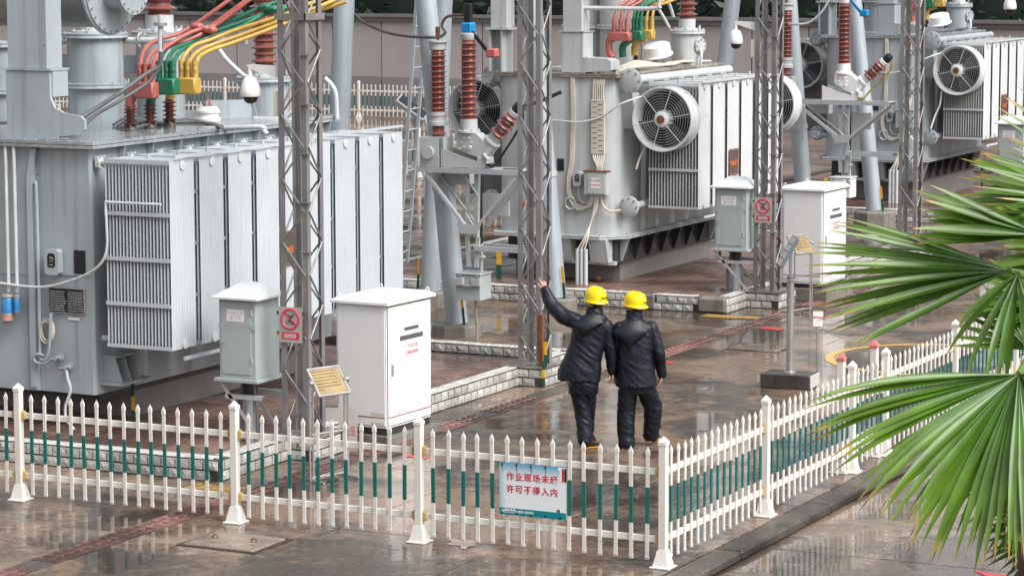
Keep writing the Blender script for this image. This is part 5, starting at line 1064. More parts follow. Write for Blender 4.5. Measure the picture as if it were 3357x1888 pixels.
stand(-9.05, -7.05, S3Y, 2.76, -8.0, 1.90, 1.28, Z2, 'galvanised stand with V braces left of the rightmost mast', -7.05, False)
def arrester(x, y, z, H, n, label, rs=.135):
    t = thing('surge_arrester', label, 'insulator', (x, y, z), 'brown ribbed arresters')
    q = B().bbox(x-.22, x+.10, y-.18, y-.165, z, z+.42, .002).bbox(x-.22, x-.205, y-.165, y+.15, z, z+.42, .002).bbox(x+.16, x+.175, y-.165, y+.15, z, z+.42, .002).bbox(x-.22, x+.175, y-.17, y+.15, z+.42, z+.435, .002)
    q.build('mounting_frame', standm, t); zz = z+.437
    q = B(); insulator(q, (x, y, zz), (0, 0, 1), .17, .085, .12, 2); q.build('base_insulator', porc, t, True)
    B().lathe([(.09, 0), (.14, .0), (.14, .06), (.125, .07), (.125, .14), (.14, .145), (.14, .2), (.09, .2)], (x, y, zz+.16), n=26).build('base_casting', mat('cast_grey', (.44,.46,.46), .4, .1), t, True)
    q = B(); insulator(q, (x, y, zz+.36), (0, 0, 1), H, .095, rs, n); q.build('porcelain', porc, t, True); zt = zz+.36+H
    B().lathe([(.10, 0), (.13, .02), (.13, .12), (.16, .125), (.16, .15), (0, .155)], (x, y, zt-.01), n=26).build('top_casting', MAT['cast_grey'], t, True); q = B().cyl((x, y, zt+.14), (x, y, zt+.32), .022, n=10); q.bbox(x-.03, x+.03, y-.02, y+.02, zt+.2, zt+.34, .004); q.build('terminal', rustm, t)
    B().cyl((x-.06, y-.19, z+.21), (x-.06, y-.24, z+.21), .095, n=20).build('discharge_counter', MAT['cast_grey'], t, True)
    return t, zt
c = P(1103, 410, Y=S1Y+.2); A1, zt1 = arrester(c.x, S1Y+.2, 2.535, .90, 22, 'left brown ribbed arrester on the central stand')
c3 = P(1977, 240, Y=S3Y+.2); A3, zt3 = arrester(c3.x, S3Y+.2, 2.77, .90, 22, 'brown ribbed arrester seen through the mast by the far cabinet')
def eswitch(x, y, z, H, n, label, tape, m3, cablem):
    """neutral earthing switch: upright post, inclined post, cast body"""
    t = thing('earthing_switch', label, 'insulator', (x, y, z), 'neutral earthing switches'); cg = MAT['cast_grey'] if m3 else whitec
    q = B().prism([(x-.38, z+.0), (x+.32, z+.0), (x+.34, z+.06), (x-.1, z+.18), (x-.38, z+.28)], 'Y', y-.16, y-.145); q.prism([(x-.38, z+.0), (x+.32, z+.0), (x+.34, z+.06), (x-.1, z+.18), (x-.38, z+.28)], 'Y', y+.145, y+.16); q.build('base_plates', cg, t)
    q = B().prism([(x-.15, z+.50), (x+.17, z+.50), (x+.26, z+.42), (x+.42, z+.28), (x+.30, z+.12), (x+.05, z+.20), (x-.15, z+.32)], 'Y', y-.11, y+.11); q.bolts((x+.02, y-.11, z+.36), (0, -1, 0), .08, 6, .016, .03); q.build('body_casting', cg, t)
    q = B().lathe([(.17, 0), (.17, .03), (.13, .04), (.125, .2)], (x, y, z+.50), n=24); q.bolts((x, y, z+.53), (0, 0, 1), .15, 8, .014, .025); q.build('post_collar', cg, t, True)
    q = B(); insulator(q, (x, y, z+.70), (0, 0, 1), H, .10, .142, n); q.build('upright_post', porc, t, True); zt = z+.70+H
    B().lathe([(.105, 0), (.12, .02), (.12, .1), (.105, .11)], (x, y, zt-.01), n=20).build('post_head', cg, t, True)
    B().bbox(x-.085, x+.085, y-.085, y+.085, zt+.10, zt+.25, .02).build('contact_cover', tape, t); q = B().bar((x+.06, y-.02, zt+.12), (x+.36, y-.06, zt-.18), .03, .05); q.build('contact_arm', blackr if m3 else tape, t); B().bbox(x+.34, x+.50, y-.13, y+.02, zt-.25, zt-.12, .02).build('contact_jaw', redc if m3 else tape, t)
    d = Vector((.64, 0, .77)).normalized() if m3 else Vector((.72, 0, .66)).normalized(); p = Vector((x+.32, y, z+.30))
    q = B().lathe([(.11, 0), (.11, .08), (.13, .09), (.13, .12), (.09, .13), (.085, .24)], p, d, 20); q.build('inclined_collar', cg, t, True)
    q = B(); insulator(q, p+d*.22, d, .40, .08, .135, 5); q.build('inclined_post', porc, t, True); e = p+d*.62
    B().lathe([(.09, 0), (.09, .06), (.07, .07)], e, d, 18).build('post_cap', cg, t, True); B().lathe([(.06, .05), (.085, .09), (.08, .18), (.05, .23)], e, d, 10).build('taped_joint', blackr, t)
    B().tube([e+d*.2, e+d*.2+Vector((.02, 0, -.25)), Vector((x+.55, y, z+.20)), Vector((x+.40, y, z+.03)), Vector((x+.3, y, z+.04))], .018, 8).build('earth_lead', cablem, t, True)
    o = B().bbox(x+.20, x+.36, y-.14, y+.1, z+.06, z+.16, .01).cyl((x+.1, y-.15, z+.3), (x+.1, y-.22, z+.3), .03, n=10).cyl((x+.3, y-.12, z+.2), (x+.42, y-.2, z+.12), .025, n=10).build('crank', cg, t); return t, zt, e+d*.2
c = P(1180, 405, Y=S1Y+.2); E1, ze1, je1 = eswitch(c.x, S1Y+.2, 2.54, 1.15, 25, 'neutral earthing switch with red jaw on the central stand', mat('blue_cover', (.01,.22,.50), .35, .1), True, blackr)
c3 = P(2122, 245, Y=S3Y+.2); E3, ze3, je3 = eswitch(c3.x, S3Y+.2, 2.77, 1.15, 25, 'neutral earthing switch with blue jaw on the right stand', MAT['blue_cover'], False, mat('earth_lead_stripe', (.35,.28,.03), .4, .4, 9))
# the switch blade of the central stand runs on behind the mast
o = B().tube([je1, P(1345, 260, Y=S1Y+.35), P(1412, 232, Y=S1Y+.5)], .028, 8, 4).build('blade_rod', blackr, E1, True)
B().tube([je3, P(2222, 143, Y=S3Y+.2)], .026, 8).build('blade_rod', MAT['blue_cover'], E3, True)
# conductors
top1 = Vector((A1.location.x, S1Y+.2, zt1+.33)); topE = Vector((E1.location.x, S1Y+.2, ze1+.34))
o = B().tube([P(840, -30, Y=13.4), P(900, 45, Y=13.2), P(960, 78, Y=13.0), P(1020, 91, Y=12.8), P(1085, 95, Y=12.65), P(1108, 93, Y=12.65), P(1120, 82, Y=12.65), P(1112, 65, Y=12.65), P(1122, 45, Y=12.65), P(1145, 39, Y=12.65), P(1172, 39, Y=12.65)], .022, 8, 8).build('conductor', mat('conductor_brown', (.085,.07,.062), .4, .3, 9), None, True)
tag(o, 'drooping dark conductor looping to the top of the central arrester', 'cable')
q = B().bbox(topE.x-.06, topE.x+.05, topE.y-.04, topE.y+.04, ze1+.25, ze1+.52, .01); q.build('top_clamp', blackr, E1)
o = B().tube([P(2095, -30, Y=S3Y), P(2075, 20, Y=S3Y), P(2040, 55, Y=S3Y), P(2005, 62, Y=S3Y), P(1975, 60, Y=S3Y+.2)], .022, 8, 8).build('conductor', pipew, None, True); tag(o, 'pale conductor drooping to the arrester left of the right stand', 'cable')
# ------------------------------------------------------------------ people
navy = mat('wet_rain_suit', (.006,.0078,.015), .46, .4, 14, bump=.22, bscale=15, rvar=.15)
navy.node_tree.nodes['Principled BSDF'].inputs['Specular IOR Level'].default_value = .34
skin = mat('skin', (.50,.26,.19), .45, .1, 20); hairm = mat('hair_black', (.012,.010,.010), .5, .2, 30)
helm = mat('helmet_yellow', (.86,.62,.0), .2, .03, 8, rvar=.05); solem = mat('boot_sole_amber', (.60,.27,.03), .45, .1); strapm = mat('helmet_strap', (.03,.03,.035), .5)
def remesh(b_, name, m, parent, vox, smooth=4, wr=0, wsc=.08):
    me = b_.mesh(name, m); o = bpy.data.objects.new(name, me); COL.objects.link(o)
    r_ = o.modifiers.new('r', 'REMESH'); r_.mode = 'VOXEL'; r_.voxel_size = vox; s_ = o.modifiers.new('s', 'SMOOTH'); s_.factor = .5; s_.iterations = smooth
    me2 = bpy.data.meshes.new_from_object(o.evaluated_get(bpy.context.evaluated_depsgraph_get())); bpy.data.objects.remove(o)
    if wr:
        me2.update(); ns = [v.normal.copy() for v in me2.vertices]
        for v, nn_ in zip(me2.vertices, ns):
            p = Vector((v.co.x/(wsc*1.6), v.co.y/(wsc*1.6), v.co.z/(wsc*.8)))+Vector((0, 0, v.co.x*9)); k = noise.noise(p); k2 = noise.noise(p*2.3)
            v.co += nn_*(wr*(.7*(1-2*abs(k))+.4*k2))
    me2.name = name; me2.materials.clear(); me2.materials.append(m); me2.polygons.foreach_set('use_smooth', [True]*len(me2.polygons)); me2.update()
    return meshobj(name, me2, parent)
def capsule(b_, p0, p1, r0, r1, n=14):
    p0 = Vector(p0); p1 = Vector(p1); d = (p1-p0); L = d.length; pr = []
    for k in range(5): a = -math.pi/2+k*math.pi/8; pr.append((r0*math.cos(a), r0*math.sin(a)))
    for k in range(5): a = k*math.pi/8; pr.append((r1*math.cos(a), L+r1*math.sin(a)))
    return b_.lathe(pr, p0, d, n)
class Man:
    """pose given in the frame (l: to the right of the picture, f: away, z: up), metres from the feet"""
    def __init__(s, foot, label, yaw=0):
        s.o = Vector(foot); s.l = Vector((RT.x, RT.y, 0)).normalized(); s.f = Vector((-s.l.y, s.l.x, 0)); s.t = thing('person', label, 'person', foot, 'workers in rain suits')
    def w(s, l, f, z): return s.o+s.l*l+s.f*f+Vector((0, 0, z))
    def chain(s, b_, pts):
        for (a, ra), (c, rc) in zip(pts[:-1], pts[1:]): capsule(b_, s.w(*a), s.w(*c), ra, rc)
    def hand(s, b_, wrist, palm, fdir, curl, side, point=False):
        """palm + five fingers; wrist/palm in pose frame"""
        W_ = s.w(*wrist); Pm = s.w(*palm); ax = (Pm-W_).normalized(); fd = (s.l*fdir[0]+s.f*fdir[1]+Vector((0, 0, fdir[2]))); sd_ = (fd-ax*fd.dot(ax)).normalized(); nrm_ = ax.cross(sd_).normalized()
        b_.loft([(W_, .024, .018, sd_, nrm_), (W_+ax*.04, .036, .016, sd_, nrm_), (W_+ax*.085, .040, .014, sd_, nrm_)], 12)
        for i, (off, L) in enumerate(((-.030, .070), (-.010, .080), (.010, .075), (.030, .058))):
            k = W_+ax*.083+sd_*off; cu = 0.15 if (point and i == 0) else curl; p = k; dirv = ax.copy(); rr = .0088
            for seg in (.45, .32, .23):
                dirv = (dirv*math.cos(cu)+nrm_*side*math.sin(cu)).normalized(); q_ = p+dirv*L*seg; capsule(b_, p, q_, rr, rr*.93, 8); p = q_; rr *= .93; cu = cu*1.0
        th = W_+ax*.03-sd_*.032; d2 = (ax*.75-sd_*.55+nrm_*side*.35).normalized(); e = th+d2*.04; capsule(b_, th, e, .011, .0098, 8); capsule(b_, e, e+(ax*.9+nrm_*side*.4).normalized()*.034, .0098, .0085, 8)
def head(b_, man, c, look):
    """head with face; c centre in world, look horizontal unit vector"""
    lk = Vector(look).normalized(); rt_ = Vector((0, 0, 1)).cross(lk)*-1; up = Vector((0, 0, 1))
    rg = [(c-up*.115+lk*.045, .030, .030), (c-up*.10+lk*.03, .048, .055), (c-up*.06+lk*.012, .064, .082), (c-up*.01, .073, .095), (c+up*.04-lk*.006, .077, .099), (c+up*.085-lk*.008, .066, .086), (c+up*.112-lk*.008, .035, .046)]
    b_.loft([(a, w_, d, rt_, lk) for a, w_, d in rg], 18)
    b_.add([c+lk*.088+up*.018, c+lk*.092-up*.03-rt_*.016, c+lk*.092-up*.03+rt_*.016, c+lk*.118-up*.026, c+lk*.06], [(0,3,1),(0,2,3),(1,3,2),(0,1,4),(0,4,2),(1,2,4)])   # nose
    for s_ in (-1, 1):
        e = c+rt_*(.076*s_)-lk*.004-up*.008; b_.loft([(e-up*.03, .006, .012, rt_, lk), (e, .010, .020, rt_, lk), (e+up*.032, .007, .016, rt_, lk)], 10)
    return rt_, up
def face(man, c, lk):
    lk = Vector(lk).normalized(); rt_ = Vector((0, 0, 1)).cross(lk)*-1; up = Vector((0, 0, 1)); hb = B()
    for s_ in (-1, 1): B().lathe([(0, -.004), (.011, 0), (.006, .004)], c+lk*.089+rt_*(.031*s_)+up*.012, lk, 10).build('eye', ink, man.t)
    B().bar(c+lk*.094-up*.062-rt_*.022, c+lk*.094-up*.062+rt_*.022, .008, .006).build('mouth', mat('lips', (.36,.13,.11), .4), man.t)
    hb.loft([(c-up*.055-lk*.055, .05, .045, rt_, lk), (c-lk*.03, .079, .078, rt_, lk), (c+up*.05-lk*.018, .082, .09, rt_, lk), (c+up*.10-lk*.012, .06, .075, rt_, lk)], 18); hb.build('hair', hairm, man.t, True)
def helmet(man, c, lk, tilt=0.0):
    lk = Vector(lk).normalized(); rt_ = Vector((0, 0, 1)).cross(lk)*-1; up0 = Vector((0, 0, 1)); up = (up0*math.cos(tilt)+lk*math.sin(tilt)).normalized(); fw_ = rt_.cross(up)*-1
    if fw_.dot(lk) < 0: fw_ = -fw_
    q = B(); n = 32; prof = [(1.10, .0), (1.02, .012), (1.0, .03), (.985, .06), (.93, .095), (.80, .128), (.55, .150), (.25, .160), (.0, .162)]; vs = []; fs = []
    for k, (r_, h) in enumerate(prof):
        for i in range(n):
            a = 2*math.pi*i/n; br = 1+(.16*max(0, math.cos(a))**3+.06*max(0, -math.cos(a))**2 if k == 0 else 0); rg = .006 if (abs(math.sin(a)) < .25 and 2 < k < 8) else 0
            vs.append(c+up*(h+rg+(-.012*abs(math.cos(a)) if k == 0 else 0))+rt_*(math.sin(a)*.124*r_*br)+fw_*(math.cos(a)*.142*r_*br))
    for k in range(len(prof)-1): fs += [(k*n+i, k*n+(i+1) % n, (k+1)*n+(i+1) % n, (k+1)*n+i) for i in range(n)]
    q.add(vs, fs); q.add([v-up*.006 for v in vs[:n]]+[c+up*.03], [(i, (i+1) % n, n) for i in range(n)]); o = q.build('helmet', helm, man.t, True)
    Mx = frame(c+up*.040-fw_*.134, rt_ if (rt_.dot(man.l) > 0) else -rt_, up)
    # lettering wraps the back; set in two short lines standing just proud of the shell
    for txt, z, sz in (('国网供电公司', .045, .024), ('No.0220107', .020, .021)):
        nch = len(txt); rgt = rt_ if rt_.dot(man.l) > 0 else -rt_
        for i, chh in enumerate(txt):
            a = math.pi+((i-(nch-1)/2)*(sz*.82)/.128+.45)*(-1 if rgt.dot(rt_) < 0 else 1)*-1; r_ = .998 if z < .04 else .99
            p = c+up*z+rt_*(math.sin(a)*.1255*r_)+fw_*(math.cos(a)*.1435*r_); nn_ = (rt_*math.sin(a)+fw_*math.cos(a)).normalized(); xx = up.cross(nn_)
            text(chh, sz, frame(p+nn_*.002, xx, up+nn_*-.12), ink, o, ext=.0006)
    for s_ in (-1, 1): B().tube([c+rt_*(.10*s_)+up*.01+fw_*.03, c+rt_*(.083*s_)-up*.07+fw_*.055, c-up*.125+rt_*(.03*s_)+fw_*.06], .0045, 6).build('chin_strap', strapm, man.t)
    B().loft([(c+up*.02-fw_*.085, .06, .016, rt_, fw_), (c-up*.03-fw_*.085, .055, .014, rt_, fw_)], 12).build('headband', strapm, man.t, True)
def boot(man, ankle, d, up=0.0):
    a = man.w(*ankle); dv = (man.l*d[0]+man.f*d[1]).normalized(); dv = (dv*math.cos(up)-Vector((0, 0, 1))*math.sin(up)).normalized(); sv = Vector((0, 0, 1)).cross(dv).normalized(); uv = dv.cross(sv)
    heel = a-dv*.075; g = []
    o = B().loft([(heel-uv*.03+dv*.0, .030, .030, sv, uv), (heel+dv*.03-uv*.02, .042, .05, sv, uv), (heel+dv*.11-uv*.028, .044, .045, sv, uv), (heel+dv*.20-uv*.042, .048, .028, sv, uv), (heel+dv*.265-uv*.048, .034, .02, sv, uv)], 14).build('boot', blackr, man.t, True)
    B().loft([(heel-dv*.004-uv*.072, .034, .010, sv, uv), (heel+dv*.03-uv*.072, .044, .012, sv, uv), (heel+dv*.12-uv*.072, .042, .010, sv, uv), (heel+dv*.2-uv*.074, .052, .011, sv, uv), (heel+dv*.275-uv*.070, .034, .009, sv, uv)], 14).build('sole', solem, o, True)
S_ = 664.
def Z(L, cx, fy):    # zoomed measurements (pixels) -> pose metres
    return [((x-cx)/S_, f_, (fy-y)/S_) for x, y, f_ in L]
# -- right-hand worker
mR = Man(P(1597, 1126, Z=0), 'right-hand worker in a black rain suit and yellow helmet, arms hanging, seen from behind'); cx, fy = 905, 1378
def zp_(x, y, f_=0): return ((x-cx)/S_, f_, (fy-y)/S_*1.006)
lk = (-.62*mR.l+.78*mR.f)
hc = mR.w(*zp_(905, 300, .03)); b_ = B(); head(b_, mR, hc, lk)
b_.loft([(mR.w(*zp_(900, 390, .0)), .058, .058, mR.l, mR.f), (mR.w(*zp_(900, 330, .015)), .054, .056, mR.l, mR.f)], 14)
b_.loft([(mR.w(*zp_(905, y, f_)), w_, d, mR.l, mR.f) for y, w_, d, f_ in ((420, .13, .08, 0), (470, .19, .10, 0), (620, .16, .105, 0), (760, .125, .09, 0), (900, .12, .085, 0), (950, .09, .07, 0))], 16)
mR.chain(b_, [(zp_(1030, 455), .05), (zp_(1080, 640, -.02), .042), (zp_(1108, 800, .06), .032)]); mR.chain(b_, [(zp_(775, 455), .05), (zp_(745, 640, .02), .042), (zp_(758, 795, .08), .032)])
mR.chain(b_, [(zp_(855, 920), .062), (zp_(838, 1100, .03), .052), (zp_(838, 1335, -.02), .038)]); mR.chain(b_, [(zp_(975, 920), .062), (zp_(1050, 1090, .1), .052), (zp_(1032, 1300, .16), .038)])
mR.hand(b_, zp_(1109, 812, .065), zp_(1104, 860, .075), (-.3, .95, 0), .45, -1); mR.hand(b_, zp_(758, 806, .085), zp_(752, 856, .1), (.3, .95, 0), .45, 1)
remesh(b_, 'body', skin, mR.t, .0055, 3); face(mR, hc, lk); helmet(mR, hc+Vector((0, 0, .022)), lk, -.06)
b_ = B(); b_.loft([(mR.w(*zp_(cx_, y, f_)), w_, d, mR.l, mR.f) for cx_, y, w_, d, f_ in ((898, 326, .088, .085, .01), (897, 392, .098, .10, 0), (898, 420, .165, .115, 0), (902, 455, .225, .125, 0), (905, 560, .212, .135, -.005), (905, 680, .208, .145, -.005), (912, 800, .222, .16, 0), (916, 900, .24, .175, .0))], 26)
mR.chain(b_, [(zp_(1025, 458), .078), (zp_(1085, 640, -.02), .072), (zp_(1104, 770, .05), .060), (zp_(1113, 818, .062), .054)]); mR.chain(b_, [(zp_(785, 458), .078), (zp_(745, 640, .03), .072), (zp_(752, 770, .07), .060), (zp_(757, 812, .082), .054)])
jk = remesh(b_, 'rain_jacket', navy, mR.t, .009, 3, .0095, .12)
b_ = B(); b_.loft([(mR.w(*zp_(x, y, f_)), w_, d, mR.l, mR.f) for x, y, w_, d, f_ in ((915, 800, .17, .12, 0), (920, 900, .20, .135, 0), (925, 955, .19, .13, .01))], 20)
mR.chain(b_, [(zp_(852, 930), .112), (zp_(838, 1090, .03), .104), (zp_(836, 1240, .0), .098), (zp_(840, 1345, -.02), .092)]); mR.chain(b_, [(zp_(992, 930, .02), .112), (zp_(1048, 1080, .1), .104), (zp_(1042, 1220, .14), .098), (zp_(1032, 1296, .16), .092)])
remesh(b_, 'rain_trousers', navy, mR.t, .009, 3, .011, .11); boot(mR, zp_(842, 1330, -.02), (.25, 1)); boot(mR, zp_(1036, 1297, .17), (.5, 1))
def hood(man, zp, x0, x1, yt, xm, yb, f0):
    q = B(); rows = 8; vs = []; n = 10
    for i in range(rows+1):
        v = i/rows; y = yt+(yb-yt)*v; hw = ((x1-x0)/2)*(min(1, .42+1.5*v) if v < .42 else max(.03, 1-((v-.42)/.58)**1.15)); xc = (x0+x1)/2+(xm-(x0+x1)/2)*v
        for j in range(n+1):
            u = j/n*2-1; bul = .060*(1-u*u)*math.sin(math.pi*min(1, v*.95+.05))+.030
            vs.append(man.w(*zp(xc+u*hw, y+14*math.cos(u*3)*(v > .3), f0-bul-.03*math.sin(math.pi*v))))
    fs = [(i*(n+1)+j, i*(n+1)+j+1, (i+1)*(n+1)+j+1, (i+1)*(n+1)+j) for i in range(rows) for j in range(n)]; N = len(vs)
    vs2 = [v+man.f*.03 for v in vs]; q.add(vs+vs2, fs+[tuple(k+N for k in f_[::-1]) for f_ in fs]+[(j, j+1, N+j+1, N+j) for j in range(n)]+[(i*(n+1), (i+1)*(n+1), N+(i+1)*(n+1), N+i*(n+1)) for i in range(rows)]+[(i*(n+1)+n, (i+1)*(n+1)+n, N+(i+1)*(n+1)+n, N+i*(n+1)+n) for i in range(rows)])
    q.build('hood', navy, man.t, True)
hood(mR, zp_, 745, 1010, 395, 850, 615, -.10)
zpR = zp_
# -- left-hand worker, pointing
mL = Man(P(1478, 1128, Z=0), 'left-hand worker in a black rain suit and yellow helmet pointing up with a raised arm'); cx, fy = 530, 1382
hc = mL.w(*zp_(590, 262, .03)); lk = (-.45*mL.l+.89*mL.f)
b_ = B(); head(b_, mL, hc, lk); b_.loft([(mL.w(*zp_(572, 360, .0)), .058, .058, mL.l, mL.f), (mL.w(*zp_(584, 290, .015)), .054, .056, mL.l, mL.f)], 14)
b_.loft([(mL.w(*zp_(x, y, f_)), w_, d, mL.l, mL.f) for x, y, w_, d, f_ in ((570, 385, .13, .08, 0), (560, 440, .18, .10, 0), (530, 600, .16, .105, 0), (505, 760, .12, .09, 0), (500, 900, .11, .08, 0), (500, 950, .09, .07, 0))], 16)
mL.chain(b_, [(zp_(440, 400), .05), (zp_(275, 320, .10), .042), (zp_(208, 185, .16), .030)]); mL.chain(b_, [(zp_(675, 430), .05), (zp_(705, 620, .0), .042), (zp_(716, 785, .06), .030)])
mL.chain(b_, [(zp_(460, 920), .06), (zp_(487, 1090, .03), .05), (zp_(500, 1335, -.03), .038)]); mL.chain(b_, [(zp_(538, 920), .06), (zp_(535, 1090, .10), .05), (zp_(545, 1270, .22), .038)])
mL.hand(b_, zp_(207, 178, .16), zp_(190, 110, .17), (.9, .3, 0), 1.15, 1, point=True); mL.hand(b_, zp_(717, 792, .063), zp_(722, 840, .075), (-.3, .95, 0), .45, -1)
remesh(b_, 'body', skin, mL.t, .0055, 3); face(mL, hc, lk); helmet(mL, hc+Vector((0, 0, .022)), lk, -.08)
b_ = B(); b_.loft([(mL.w(*zp_(x, y, f_)), w_, d, mL.l, mL.f) for x, y, w_, d, f_ in ((585, 296, .088, .085, .01), (580, 350, .098, .10, 0), (572, 380, .165, .115, 0), (560, 430, .21, .125, 0), (530, 560, .20, .135, 0), (495, 680, .215, .15, 0), (466, 770, .238, .165, 0), (455, 848, .238, .175, 0))], 26)
b_.loft([(mL.w(*zp_(x, y, 0)), w_, d, mL.l, mL.f) for x, y, w_, d in ((560, 640, .11, .12), (555, 760, .12, .13), (550, 868, .115, .135))], 16)
mL.chain(b_, [(zp_(455, 410), .088), (zp_(345, 370, .05), .092), (zp_(262, 300, .11), .080), (zp_(222, 215, .15), .064), (zp_(210, 183, .158), .054)]); mL.chain(b_, [(zp_(668, 440), .080), (zp_(705, 620, 0), .072), (zp_(714, 740, .045), .060), (zp_(717, 792, .06), .052)])
remesh(b_, 'rain_jacket', navy, mL.t, .009, 3, .0095, .12)
b_ = B(); b_.loft([(mL.w(*zp_(x, y, f_)), w_, d, mL.l, mL.f) for x, y, w_, d, f_ in ((502, 760, .15, .12, 0), (500, 890, .175, .135, 0), (498, 955, .165, .13, .01))], 20)
mL.chain(b_, [(zp_(458, 930), .10), (zp_(490, 1090, .03), .090), (zp_(504, 1220, .0), .086), (zp_(510, 1318, -.03), .084)]); mL.chain(b_, [(zp_(538, 930), .10), (zp_(535, 1080, .10), .088), (zp_(530, 1180, .16), .082), (zp_(535, 1245, .20), .078)])
remesh(b_, 'rain_trousers', navy, mL.t, .009, 3, .011, .11); boot(mL, zp_(515, 1325, -.03), (.75, .66)); boot(mL, zp_(552, 1285, .22), (.3, 1), .45)
hood(mL, zp_, 435, 690, 345, 470, 525, -.10)

# ------------------------------------------------------------------ fan palm in the foreground
def leafmat():
    m = bpy.data.materials.new('palm_leaf'); m.use_nodes = True; n = m.node_tree.nodes; l = m.node_tree.links; bs = n['Principled BSDF']
    at = n.new('ShaderNodeAttribute'); at.attribute_name = 'tip'; cr = n.new('ShaderNodeValToRGB'); e = cr.color_ramp.elements
    e[0].position = 0; e[0].color = (.04,.11,.012,1); e[1].position = 1; e[1].color = (.045,.014,.010,1)
    for p_, c_ in ((.30, (.07,.18,.016,1)), (.88, (.115,.215,.016,1)), (.955, (.40,.25,.03,1)), (.982, (.15,.05,.015,1))): k = e.new(p_); k.color = c_
    nz = n.new('ShaderNodeTexNoise'); nz.inputs['Scale'].default_value = 9; g = n.new('ShaderNodeNewGeometry'); l.new(g.outputs['Position'], nz.inputs['Vector'])
    mx_ = n.new('ShaderNodeMix'); mx_.data_type = 'RGBA'; mx_.blend_type = 'MULTIPLY'; mx_.inputs['Factor'].default_value = .55; l.new(at.outputs['Fac'], cr.inputs['Fac']); l.new(cr.outputs[0], mx_.inputs[6])
    c2 = n.new('ShaderNodeMapRange'); c2.inputs['From Min'].default_value = .3; c2.inputs['From Max'].default_value = .7; c2.inputs['To Min'].default_value = .45; c2.inputs['To Max'].default_value = 1.3; l.new(nz.outputs['Fac'], c2.inputs['Value']); l.new(c2.outputs[0], mx_.inputs[7])
    l.new(mx_.outputs[2], bs.inputs['Base Color']); bs.inputs['Roughness'].default_value = .26; bs.inputs['Subsurface Weight'].default_value = 0
    tr = n.new('ShaderNodeBsdfTranslucent'); l.new(mx_.outputs[2], tr.inputs['Color']); ms = n.new('ShaderNodeMixShader'); ms.inputs[0].default_value = .22; l.new(bs.outputs[0], ms.inputs[1]); l.new(tr.outputs[0], ms.inputs[2]); l.new(ms.outputs[0], n['Material Output'].inputs[0])
    return m
LM = leafmat(); petm = mat('palm_petiole', (.10,.17,.03), .35, .2, 6); trunkm = mat('palm_trunk_fibre', (.10,.065,.04), .8, .4, 14, bump=.8, bscale=30)
PD = 9.0; crown = P(2690, 900, D=9.6); trunkbase = Vector((crown.x, crown.y, -.11))
palm = thing('palm_tree', 'fan palm with wet drooping fronds at the right edge, nearest the camera', 'palm tree', trunkbase)
q = B(); zs = [i*.16 for i in range(30)]
q.lathe([(.16+.02*math.sin(i*2.1)+(.02 if i % 2 else 0), z) for i, z in enumerate(zs) if z < crown.z+.1], trunkbase, n=16); q.build('trunk', trunkm, palm, True)
def leaflet(hub, dirv, nrm_, L, w_, droop, fold, par, seed, fringe=True, split0=.35):
    rr = random.Random(seed); n = 14; d = dirv.normalized(); side = d.cross(nrm_).normalized(); nv = side.cross(d).normalized(); p = Vector(hub); vs = []; tip = []; bend = droop; st = L/n; t0 = rr.uniform(-.06, .03)
    for i in range(n+1):
        u = i/n; ww = w_*(.10+.9*min(1, u/.42))*(1 if u < .55 else max(.04, 1-((u-.55)/.45)**1.6)); fd = fold*(1-.55*u)
        c_ = p; vs += [c_+side*ww-nv*ww*fd*-1, c_, c_-side*ww-nv*ww*fd*-1]; tv = min(1, max(0, u+t0+rr.uniform(-.015, .015))); tip += [tv, tv, tv]
        d = (d+Vector((0, 0, -1))*bend*st*(.25+2.2*u*u)).normalized(); nv = (nv-d*nv.dot(d)).normalized(); side = d.cross(nv).normalized(); p = p+d*st
    fs = [(i*3+k, i*3+k+1, i*3+k+4, i*3+k+3) for i in range(n) for k in (0, 1)]
    q = B().add(vs, fs); me = bpy.data.meshes.new('leaflet'); me.from_pydata([tuple(v) for v in q.v], [], q.f); me.materials.append(LM)
    a = me.attributes.new('tip', 'FLOAT', 'POINT'); a.data.foreach_set('value', tip); me.polygons.foreach_set('use_smooth', [True]*len(me.polygons)); me.update()
    return meshobj('leaflet', me, par)
def frond(hub, a0, a1, n, L0, L1, tiltf, droop, seed, w_=.020, d0=9.0, kd=0.0, lens=None):
    """fan of n leaflets from image angle a0 to a1 (degrees, 0 right, 90 up); tiltf(u) gives the pull away from the viewer"""
    h = P(*hub, D=d0); rr = random.Random(seed)
    fr = B().tube([crown, crown.lerp(h, .5)+Vector((0, 0, .10)), h], .016, 8, 6, r1=.011).build('frond', petm, palm, True)
    for i in range(n):
        u = i/(n-1); a = R(a0+(a1-a0)*u+rr.uniform(-1.2, 1.2)); dv = RT*math.cos(a)+UP*math.sin(a)+FW*(tiltf(u)+rr.uniform(-.05, .05)); nv = (-FW+UP*.55).normalized()
        L = (L0+(L1-L0)*math.sin(math.pi*u))*rr.uniform(.94, 1.05) if lens is None else lens(u)*rr.uniform(.95, 1.05)
        leaflet(h, dv, nv, L, w_*rr.uniform(.85, 1.1), droop*rr.uniform(.7, 1.4), .55, fr, seed*100+i)
    return fr
frond((2562, 942), 180, 362, 58, .62, .62, lambda u: -.25+.12*math.sin(u*23), .60, 1, .0138, 8.8, lens=lambda u: .70-.15*u)
frond((2600, 985), 198, 300, 28, .58, .58, lambda u: .15+.15*math.sin(u*17), .9, 8, .0125, 9.3)
frond((2538, 681), 159, 204, 23, .66, .70, lambda u: .2*math.sin(u*31), .15, 2, .0118, 9.3, lens=lambda u: .60+.08*math.sin(math.pi*u))
frond((2560, 690), 212, 285, 8, .30, .42, lambda u: -.30+.3*math.sin(u*11), 1.9, 3, .012, 9.25)
